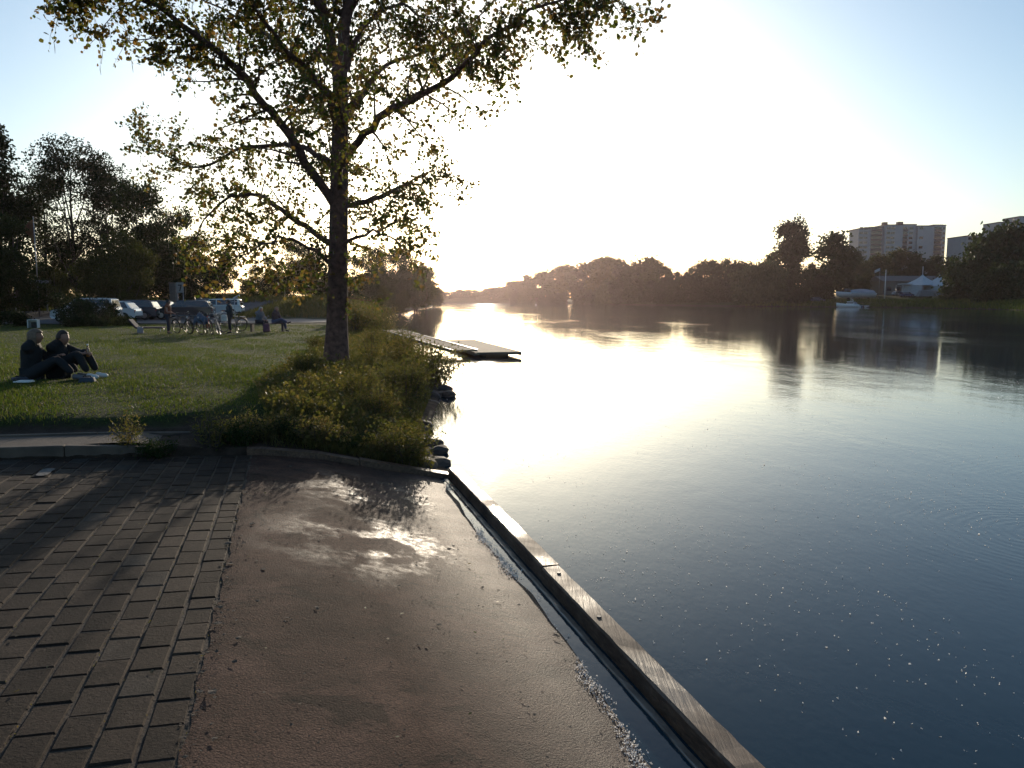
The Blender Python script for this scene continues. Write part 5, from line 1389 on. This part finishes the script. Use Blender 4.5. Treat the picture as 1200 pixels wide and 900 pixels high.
bk(244, 34.6, R(-55), (.35, .04, .03), 'red bicycle next to the pale one')
bk(228, 34.8, R(-40), (.04, .05, .08), 'dark bicycle under the blue-grey jacket in the middle of the group')
bk(214, 35.0, R(-35), (.03, .03, .03), 'black bicycle beside the person in the rust-coloured top')
bk(272, 37.2, R(-120), (.10, .12, .12), 'grey bicycle behind the person in the dark coat', lean=R(-6))
# jacket thrown over a bicycle
xj = xat(234, 34.5); zj = gz(xj, 34.5)
mb = MB(); secs = []
for i in range(9):
    x = -.42 + i * .105; hgt = .98 - .06 * math.cos(i) - .15 * abs(i - 4) / 4; w_ = .10 + .03 * math.sin(i * 2)
    dl = .42 + .10 * math.sin(i * 1.7); 
    secs.append([Vector((x, -w_ - .06, hgt - dl)), Vector((x, -w_, hgt - .10)), Vector((x, -.03, hgt)), Vector((x, .03, hgt)), Vector((x, w_, hgt - .10)), Vector((x, w_ + .06, hgt - dl)), Vector((x, w_ + .03, hgt - dl)), Vector((x, w_ - .03, hgt - .12)), Vector((x, 0, hgt - .03)), Vector((x, -w_ + .03, hgt - .12)), Vector((x, -w_ - .03, hgt - dl))])
mb.loft(secs); o = mb.build('draped_jacket', mat('denim', (.10, .13, .19), .85, (.05, .07, .11), 8, .01, 20, local=True)); o.location = (xj, 34.55, zj); o.rotation_euler = (0, 0, R(-30))
sbm = o.modifiers.new('s', 'SUBSURF'); sbm.levels = 1; sbm.render_levels = 2
tag(o, 'blue-grey jacket draped over the parked bicycles', 'jacket')
bag(xat(262, 34), 34.0, (.3, .2, .3), .3, (.7, .68, .64), 'white bag hanging at the handlebar of the pale bicycle', z=.62)
# low lying dark cart / picnic things by the person
xk = xat(172, 36.5); pk = empty('low_lounger', (xk, 36.5, gz(xk, 36.5)), R(6)); tag(pk, 'low dark reclining seat on the lawn left of the person in rust', 'lounger')
mb = MB(); mb.box((.15, 0, .24), (1.2, .55, .07), None, .02); mb.build('seat', mat('dark_cloth', (.035, .03, .045), .85), pk)
mb = MB(); mb.box((-.62, 0, .42), (.08, .55, .55), Matrix.Rotation(R(-40), 4, 'Y'), .02); mb.build('backrest', mat('dark_cloth2', (.045, .035, .05), .85), pk)
for sx, sy in ((-.35, -.24), (-.35, .24), (.65, -.24), (.65, .24)):
    mb = MB(); mb.tube([(sx, sy, -.02), (sx, sy, .22)], .015, 6); mb.build('leg', M['steel'], pk)
bag(xat(163, 36), 36.0, (.3, .22, .3), .3, (.35, .30, .30), 'small pale bag beside the low lounger')
# angled white-topped lamp-like stand near the second person
xk = xat(275, 36.6); sp_ = empty('parasol_stand', (xk, 36.6, gz(xk, 36.6))); tag(sp_, 'thin metal stand topped by a folded white cloth beside the dark-coated person', 'stand')
mb = MB(); mb.tube([(0, 0, -.05), (0, 0, 1.62)], .018, 8); mb.tube([(-.25, 0, 0), (.25, 0, .02)], .012, 6); mb.tube([(0, -.25, 0.01), (0, .25, .01)], .012, 6); mb.tube([(-.3, 0, 1.52), (.42, 0, 1.45)], .014, 6); mb.build('post', M['chrome'], sp_)
mb = MB(); mb.box((.1, 0, 1.7), (.34, .12, .10), Matrix.Rotation(R(-28), 4, 'Y'), .03); mb.build('cloth', M['tent'], sp_)

# ------------------------------------------------------------------ marina on the right bank
def gpos(px, Y): x = xat(px, Y); return (x, Y, gz(x, Y))
# white motorboat moored at the jetty
def hull(mb, L, B, D, z0, sheer=.25, n=12):
    secs = []
    for i in range(n + 1):
        t = i / n; x = -L / 2 + L * t
        w = B / 2 * (1 if t < .55 else math.sqrt(max(.0004, 1 - ((t - .55) / .45) ** 2))); w = max(w, .03)
        zt_ = z0 + D + sheer * t ** 2; zb_ = z0 + (.0 if t < .7 else D * .55 * ((t - .7) / .3) ** 2)
        secs.append([Vector((x, -w, zt_)), Vector((x, -w * .88, (zt_ + zb_) / 2)), Vector((x, -w * .3, zb_)), Vector((x, w * .3, zb_)), Vector((x, w * .88, (zt_ + zb_) / 2)), Vector((x, w, zt_)), Vector((x, w * .6, zt_ + .05)), Vector((x, -w * .6, zt_ + .05))])
    mb.loft(secs)
mbt = empty('motorboat', (xat(993, 226), 226, -.05), PI + R(-12)); tag(mbt, 'small white motorboat moored at the jetty on the far right bank', 'boat')
mb = MB(); hull(mb, 6.2, 2.3, 1.1, -.25, .55); mb.build('hull', M['white_paint'], mbt)
mb = MB(); mb.loft([[Vector((x, -w, z)) for x, z in ((.2, .85), (-.2, 1.55), (-1.3, 1.5), (-1.5, .85))] + [Vector((x, w, z)) for x, z in ((-1.5, .85), (-1.3, 1.5), (-.2, 1.55), (.2, .85))] for w in (.75,)] + [[Vector((x * 1.05 + .05, -.9, z - .02)) for x, z in ((.25, .8), (-.2, 1.5), (-1.3, 1.45), (-1.55, .8))] + [Vector((x * 1.05 + .05, .9, z - .02)) for x, z in ((-1.55, .8), (-1.3, 1.45), (-.2, 1.5), (.25, .8))]], smooth=False)
mb.bm.clear(); mb.box((-.6, 0, 1.3), (2.0, 1.5, .95), None, .15, (.7, .85)); mb.build('cabin', M['white_paint'], mbt)
mb = MB(); mb.box((-.55, 0, 1.38), (1.75, 1.52, .35), None, .04); mb.build('cabin_window', M['glass_dark'], mbt)
mb = MB(); mb.tube([(-.9, 0, 1.8), (-.9, 0, 3.1)], .04); mb.box((-.9, 0, 1.95), (.3, 1.4, .06)); mb.tube([(-1.8, -.6, 1.0), (-1.3, -.6, 2.4), (-1.3, .6, 2.4), (-1.8, .6, 1.0)], .06); mb.build('mast', M['white_paint'], mbt)
mb = MB(); mb.box((-3.15, 0, .8), (.35, .4, .7), None, .08); mb.build('outboard_motor', M['black_rubber'], mbt)
b2_ = empty('motorboat', (xat(1000, 229), 229.5, -.05), PI + R(-12)); tag(b2_, 'low grey boat with a blue hull lying behind the white motorboat', 'boat')
mb = MB(); hull(mb, 5.4, 2.1, .9, -.25, .3); mb.build('hull', mat('blue_hull', (.12, .15, .28), .4), b2_)
mb = MB(); mb.box((-.2, 0, 1.1), (2.4, 1.5, .8), None, .2, (.7, .8)); mb.build('canopy', mat('boat_canvas', (.35, .37, .42), .8), b2_)
jt = empty('jetty', (xat(1020, 228), 228, 0), R(-8)); tag(jt, 'long low floating jetty running right from the moored motorboat', 'jetty')
mb = MB(); mb.box((1.5, 0, .55), (12, 1.3, .12), None, .02); mb.build('deck', mat('jetty_deck', (.4, .4, .4), .7), jt)
for k in range(5):
    mb = MB(); mb.box((-3.5 + k * 2.5, 0, .22), (1.4, 1.1, .5), None, .12); mb.build('float', M['white_paint'], jt)
mb = MB(); mb.tube([(-4.3, .5, -1), (-4.3, .5, 1.9)], .08); mb.tube([(7.2, .5, -1), (7.2, .5, 1.8)], .08); mb.build('mooring_post', M['steel'], jt)
# covered cruiser on land
cz = gz(xat(1001, 243), 243)
cr2 = empty('cruiser', (xat(1001, 243), 243, cz), PI + R(4)); tag(cr2, 'large motor cruiser under a grey tarpaulin standing on the bank above the jetty', 'boat')
mb = MB(); hull(mb, 12.5, 3.6, 1.6, .9, .5); mb.build('hull', mat('cruiser_hull', (.55, .55, .58), .4), cr2)
mb = MB(); secs = []
for i in range(9):
    x = -6.0 + i * 1.0; hh_ = 3.4 + .45 * math.sin(i / 8 * PI); secs.append([Vector((x, -1.85, 2.3)), Vector((x, -1.2, 3.0)), Vector((x, 0, hh_)), Vector((x, 1.2, 3.0)), Vector((x, 1.85, 2.3))])
mb.loft(secs); mb.build('tarpaulin', mat('tarpaulin', (.30, .31, .36), .7, (.2, .21, .25), .6), cr2)
mb = MB(); mb.box((2.9, 0, 3.35), (2.3, 2.4, 1.3), None, .3, (.6, .8)); mb.build('windscreen', M['glass_dark'], cr2)
for k in (-4, -1, 2.5):
    mb = MB(); mb.box((k, 0, .5), (.4, 2.6, 1.2), None, .04); mb.build('cradle', M['dark_metal'], cr2)
# tents
def tent(px, Y, w, py_top, py_eave, lb, spire=False):
    x, y, z = gpos(px, Y); r_ = empty('pavilion_tent', (x, y, z), R(20)); tag(r_, lb, 'tent')
    zt_ = topz(py_top, Y) - z; ze = topz(py_eave, Y) - z
    mb = MB(); secs = []
    for t in (0, .25, .5, .75, .92, 1):
        k = (1 - t) ** 1.6 * w / 2 + .06; zz_ = ze + (zt_ - ze) * t
        secs.append([Vector((a * k, b_ * k, zz_)) for a, b_ in ((-1, -1), (0, -1.0), (1, -1), (1, 0), (1, 1), (0, 1), (-1, 1), (-1, 0))])
    mb.loft(secs, smooth=False); mb.build('roof', M['tent'], r_)
    mb = MB()
    for (a, b_) in ((-1, -1), (1, -1), (1, 1), (-1, 1)): mb.tube([(a * w / 2, b_ * w / 2, -.3), (a * w / 2, b_ * w / 2, ze)], .06, 6)
    mb.build('poles', M['steel'], r_)
    mb = MB(); mb.box((0, w / 2 - .1, ze / 2), (w * .96, .04, ze)); mb.box((-w / 2 + .1, 0, ze / 2), (.04, w * .9, ze)); mb.build('side_wall', M['tent'], r_)
    if spire:
        mb = MB(); mb.tube([(0, 0, zt_ - .1), (0, 0, zt_ + 2.4)], [.14, .10], 8); mb.build('finial', M['tent'], r_)
tent(1079, 246, 8.5, 321, 334.5, 'left peaked white pavilion tent with a small spire', True)
tent(1099, 244, 8.0, 322, 335.5, 'right peaked white pavilion tent beside the thicket')
x, y, z = gpos(1064, 247); aw = empty('awning', (x, y, z), R(8)); tag(aw, 'flat white awning attached left of the two pavilion tents', 'awning')
mb = MB(); mb.box((0, 0, topz(333, 247) - z), (5.5, 4, .35), None, .05); mb.build('canopy', M['tent'], aw)
for a in (-3.3, 3.3):
    for b_ in (-1.8, 1.8):
        mb = MB(); mb.tube([(a, b_, -.3), (a, b_, topz(333, 247) - z - .25)], .06, 6); mb.build('pole', M['steel'], aw)
mb = MB(); mb.box((0, 0, 1.0), (6.5, 2.2, 2.0), None, .3, (.75, .8))
o = mb.build('white_cover', mat('cover_cloth', (.22, .22, .23), .8)); o.location = gpos(1086, 238); tag(o, 'pale sheeted boat or counter under the edge of the right tent', 'cover')
# low clubhouse with a pitched roof
x, y, z = gpos(1062, 262); ch_ = empty('clubhouse', (x, y, z), R(5)); tag(ch_, 'long low clubhouse with a pale roof behind the tents', 'building')
zr2 = topz(324, 262) - z
mb = MB(); mb.box((0, 0, (zr2 - 1.6) / 2), (22, 8, zr2 - 1.6)); mb.build('wall', mat('club_wall', (.16, .14, .12), .9), ch_)
mb = MB(); mb.poly([(-11.8, -4.8, zr2 - 1.7), (-11.8, 4.8, zr2 - 1.7), (-11.8, 0, zr2 + .2)], (23.6, 0, 0)); mb.build('roof', mat('club_roof', (.14, .12, .115), .9), ch_)
for k in range(6):
    mb = MB(); mb.box((-9 + k * 3.6, -4.02, zr2 * .35), (1.6, .06, 1.2)); mb.build('window', M['glass_dark'], ch_)
# mast, flags
x, y, z = gpos(1036, 244); ms = empty('signal_mast', (x, y, z)); tag(ms, 'tall pale signal mast with a yard near the tents', 'mast')
zt_ = topz(316, 244) - z; mb = MB(); mb.tube([(0, 0, -.3), (0, 0, zt_)], [.16, .09], 8); mb.build('mast_pole', M['white_paint'], ms)
mb = MB(); mb.tube([(-2.0, 0, zt_ * .82), (2.4, 0, zt_ * .82)], .06, 6); mb.build('yard', M['wood'], ms)
x, y, z = gpos(1029, 246); ms = empty('flagpole', (x, y, z)); tag(ms, 'flagpole with a white flag left of the signal mast', 'flagpole')
zt_ = topz(314, 246) - z; mb = MB(); mb.tube([(0, 0, -.3), (0, 0, zt_)], [.08, .05], 8); mb.build('pole', M['steel'], ms)
mb = MB(); mb.loft([[Vector((-.05 - i * .28, .1 * math.sin(i), zt_ - .05 - i * .12)), Vector((-.05 - i * .28, .1 * math.sin(i), zt_ - .95 - i * .12)), Vector((-.05 - i * .28, .1 * math.sin(i) + .02, zt_ - .95 - i * .12)), Vector((-.05 - i * .28, .1 * math.sin(i) + .02, zt_ - .05 - i * .12))] for i in range(7)]); mb.build('flag', M['tent'], ms)
# vehicles and shed near the mast
for kd, nm, pc, dm, px, Y, lb in (('hatch', 'parked_car', (.4, .4, .42), (4.1, 1.75, 1.5), 1052, 250, 'silver car parked under the trees left of the awning'), ('suv', 'parked_car', (.08, .10, .2), (4.4, 1.8, 1.6), 1062, 244, 'dark blue car parked in front of the awning'), ('wagon', 'parked_car', (.06, .07, .12), (4.5, 1.8, 1.5), 958, 246, 'dark car parked at the bank left of the covered cruiser')):
    o = make_car(nm, pc, dm, kd); x, y, z = gpos(px, Y); o.location = (x, y, z + .02); o.rotation_euler = (0, 0, R(10)); tag(o, lb, 'car')

# apartment blocks
M['facade'] = mat('facade', (.36, .36, .375), .9, (.31, .31, .325), .15, spec=.2)
M['facade2'] = mat('facade_dark', (.12, .075, .07), .85, (.08, .05, .05), .2)
def block(name, px0, px1, py_top, Y, depth, lb, storeys, cols, rz=0, side_dark=True, setbacks=None):
    x0, x1 = xat(px0, Y), xat(px1, Y); cx = (x0 + x1) / 2; z = gz(cx, Y); Wd = x1 - x0; Ht = topz(py_top, Y) - z
    r_ = empty(name, (cx, Y, z), rz); tag(r_, lb, 'building')
    fh = Ht / storeys
    secs = setbacks or [(0, 1, 0, 0)]
    nwin = 0
    for (a, b_, dy, dh) in secs:
        mb = MB(); mb.box((-Wd / 2 + Wd * (a + b_) / 2, depth / 2 + dy, (Ht + dh) / 2), (Wd * (b_ - a) - .01, depth, Ht + dh)); mb.build('wall', M['facade'], r_)
        mb = MB(); mb.box((-Wd / 2 + Wd * (a + b_) / 2, depth / 2 + dy, Ht + dh + .25), (Wd * (b_ - a) + .3, depth + .3, .5)); mb.build('parapet', M['facade2'], r_)
    return r_, Wd, Ht, fh
ab, Wd, Ht, fh = block('apartment_block', 1003, 1106, 265, 470, 13, 'long pale high-rise apartment block with balconies above the trees', 15, 10,
                       setbacks=[(0, .13, 1.2, -1.6), (.13, .29, 2.4, -.6), (.29, .49, .6, .6), (.49, .66, 2.2, 1.0), (.66, .84, .4, .0), (.84, .95, 1.6, .6), (.95, 1.0, 3, .6)])
# balconies with recessed dark openings in two bays, windows elsewhere; only storeys that clear the trees
for bay, (a, w_, dy) in enumerate(((.15, .12, 2.4), (.86, .08, 1.6), (.51, .05, 2.2))):
    for s in range(8, 15):
        zc_ = s * fh + .3
        x0 = -Wd / 2 + Wd * a; x1 = x0 + Wd * w_
        mb = MB(); mb.box(((x0 + x1) / 2, dy - .02, zc_ + 1.5), (x1 - x0, .06, 1.5)); mb.build('window', M['glass_dark'], ab)
        mb = MB(); mb.box(((x0 + x1) / 2, dy - .75, zc_ + .35), (x1 - x0, .12, .95)); mb.box(((x0 + x1) / 2, dy - .4, zc_ - .15), (x1 - x0, .8, .14)); mb.build('balcony', mat('balcony_front', (.2, .145, .14), .8), ab)
for (a, dy) in ((.03, 1.2), (.08, 1.2), (.33, .6), (.38, .6), (.60, 2.2), (.70, .4), (.975, 3.0)):
    for s in range(8, 15):
        if a == .70 and s % 2: continue
        mb = MB(); mb.box((-Wd / 2 + Wd * a, dy - .02, s * fh + 1.7), (2.3, .06, 1.5)); mb.build('window', M['glass_dark'], ab)
mb = MB(); mb.box((-Wd * .18, 5, Ht + 1.6), (2.4, 3, 2.4)); mb.build('roof_housing', M['facade2'], ab)
mb = MB(); mb.box((-Wd * .0, 6, Ht + 2.2), (3.0, 3, 1.8)); mb.build('roof_housing', M['facade2'], ab)
mb = MB(); mb.box((Wd / 2 + .02, 9.5, Ht / 2), (.05, 12.5, Ht - .5)); mb.build('end_wall', M['facade2'], ab)
ab2, Wd2, Ht2, fh2 = block('apartment_block', 1122, 1160, 277, 440, 14, 'lower dark-edged apartment block behind the right-bank thicket', 12, 4, setbacks=[(0, .12, .6, -.3), (.12, .6, 0, 0), (.6, 1, 1, .8)])
for (a, dy) in ((.25, 0), (.4, 0), (.52, 0), (.75, 1)):
    for s in range(8, 12):
        mb = MB(); mb.box((-Wd2 / 2 + Wd2 * a, dy - .02, s * fh2 + 1.7), (2.1, .06, 1.5)); mb.build('window', M['glass_dark'], ab2)
ab3, Wd3, Ht3, fh3 = block('apartment_block', 1164, 1240, 261, 420, 14, 'higher stepped apartment block at the right edge above the thicket', 15, 6, setbacks=[(0, .33, 0, 0), (.33, 1, 1.2, 3.2)])
for (a, dy) in ((.06, 0), (.14, 0), (.24, 0), (.4, 1.2), (.5, 1.2), (.62, 1.2)):
    for s in range(9, 15):
        mb = MB(); mb.box((-Wd3 / 2 + Wd3 * a, dy - .02, s * fh3 + 1.7), (2.1, .06, 1.5)); mb.build('window', M['glass_dark'], ab3)

# ------------------------------------------------------------------ haze
HZ_D, HZ_G = .00008, .8
m, nt, out = new_mat('haze')
pv = N(nt, 'ShaderNodeVolumePrincipled'); pv.inputs['Color'].default_value = (1.0, .80, .80, 1); pv.inputs['Density'].default_value = HZ_D; pv.inputs['Anisotropy'].default_value = HZ_G
nt.links.new(pv.outputs[0], out.inputs['Volume'])
mb = MB(); mb.box((50, 1270, 33.5), (1910, 2672, 70))
hz = mb.build('haze', m); tag(hz, kind='stuff')

# ------------------------------------------------------------------ light
SUN_EL, SUN_AZ = R(8.0), R(-2.0)     # azimuth measured from +Y towards +X
w = bpy.data.worlds.new('World'); sc.world = w; w.use_nodes = True
nt = w.node_tree; nt.nodes.clear()
sky = N(nt, 'ShaderNodeTexSky', sky_type='NISHITA'); sky.sun_disc = False; sky.sun_elevation = SUN_EL; sky.sun_rotation = SUN_AZ
sky.air_density = 1.0; sky.dust_density = 1.8; sky.ozone_density = 2.3; sky.altitude = 100
bg = N(nt, 'ShaderNodeBackground'); bg.inputs[1].default_value = .15
ow = N(nt, 'ShaderNodeOutputWorld'); hs_ = N(nt, 'ShaderNodeHueSaturation'); hs_.inputs['Saturation'].default_value = .93; nt.links.new(sky.outputs[0], hs_.inputs['Color']); nt.links.new(hs_.outputs[0], bg.inputs[0]); nt.links.new(bg.outputs[0], ow.inputs[0])
sl = bpy.data.lights.new('sun', 'SUN'); so = bpy.data.objects.new('sun', sl); COL.objects.link(so)
sl.energy = 3.8; sl.angle = R(.5); sl.color = (1.0, .76, .54)
sd_ = Vector((math.sin(SUN_AZ) * math.cos(SUN_EL), math.cos(SUN_AZ) * math.cos(SUN_EL), math.sin(SUN_EL)))
so.rotation_euler = sd_.to_track_quat('Z', 'Y').to_euler(); so.location = (0, 0, 50)

sc.render.engine = 'CYCLES'
sc.cycles.use_denoising = True
sc.cycles.max_bounces = 8; sc.cycles.transparent_max_bounces = 8; sc.cycles.volume_bounces = 1
sc.cycles.sample_clamp_indirect = 6; sc.cycles.caustics_reflective = False; sc.cycles.caustics_refractive = False
sc.view_settings.view_transform = 'Standard'; sc.view_settings.look = 'None'; sc.view_settings.gamma = 1; sc.view_settings.exposure = 0.3
sc.view_settings.use_white_balance = True; sc.view_settings.white_balance_temperature = 5700; sc.view_settings.white_balance_tint = 3
sc.view_settings.use_curve_mapping = False
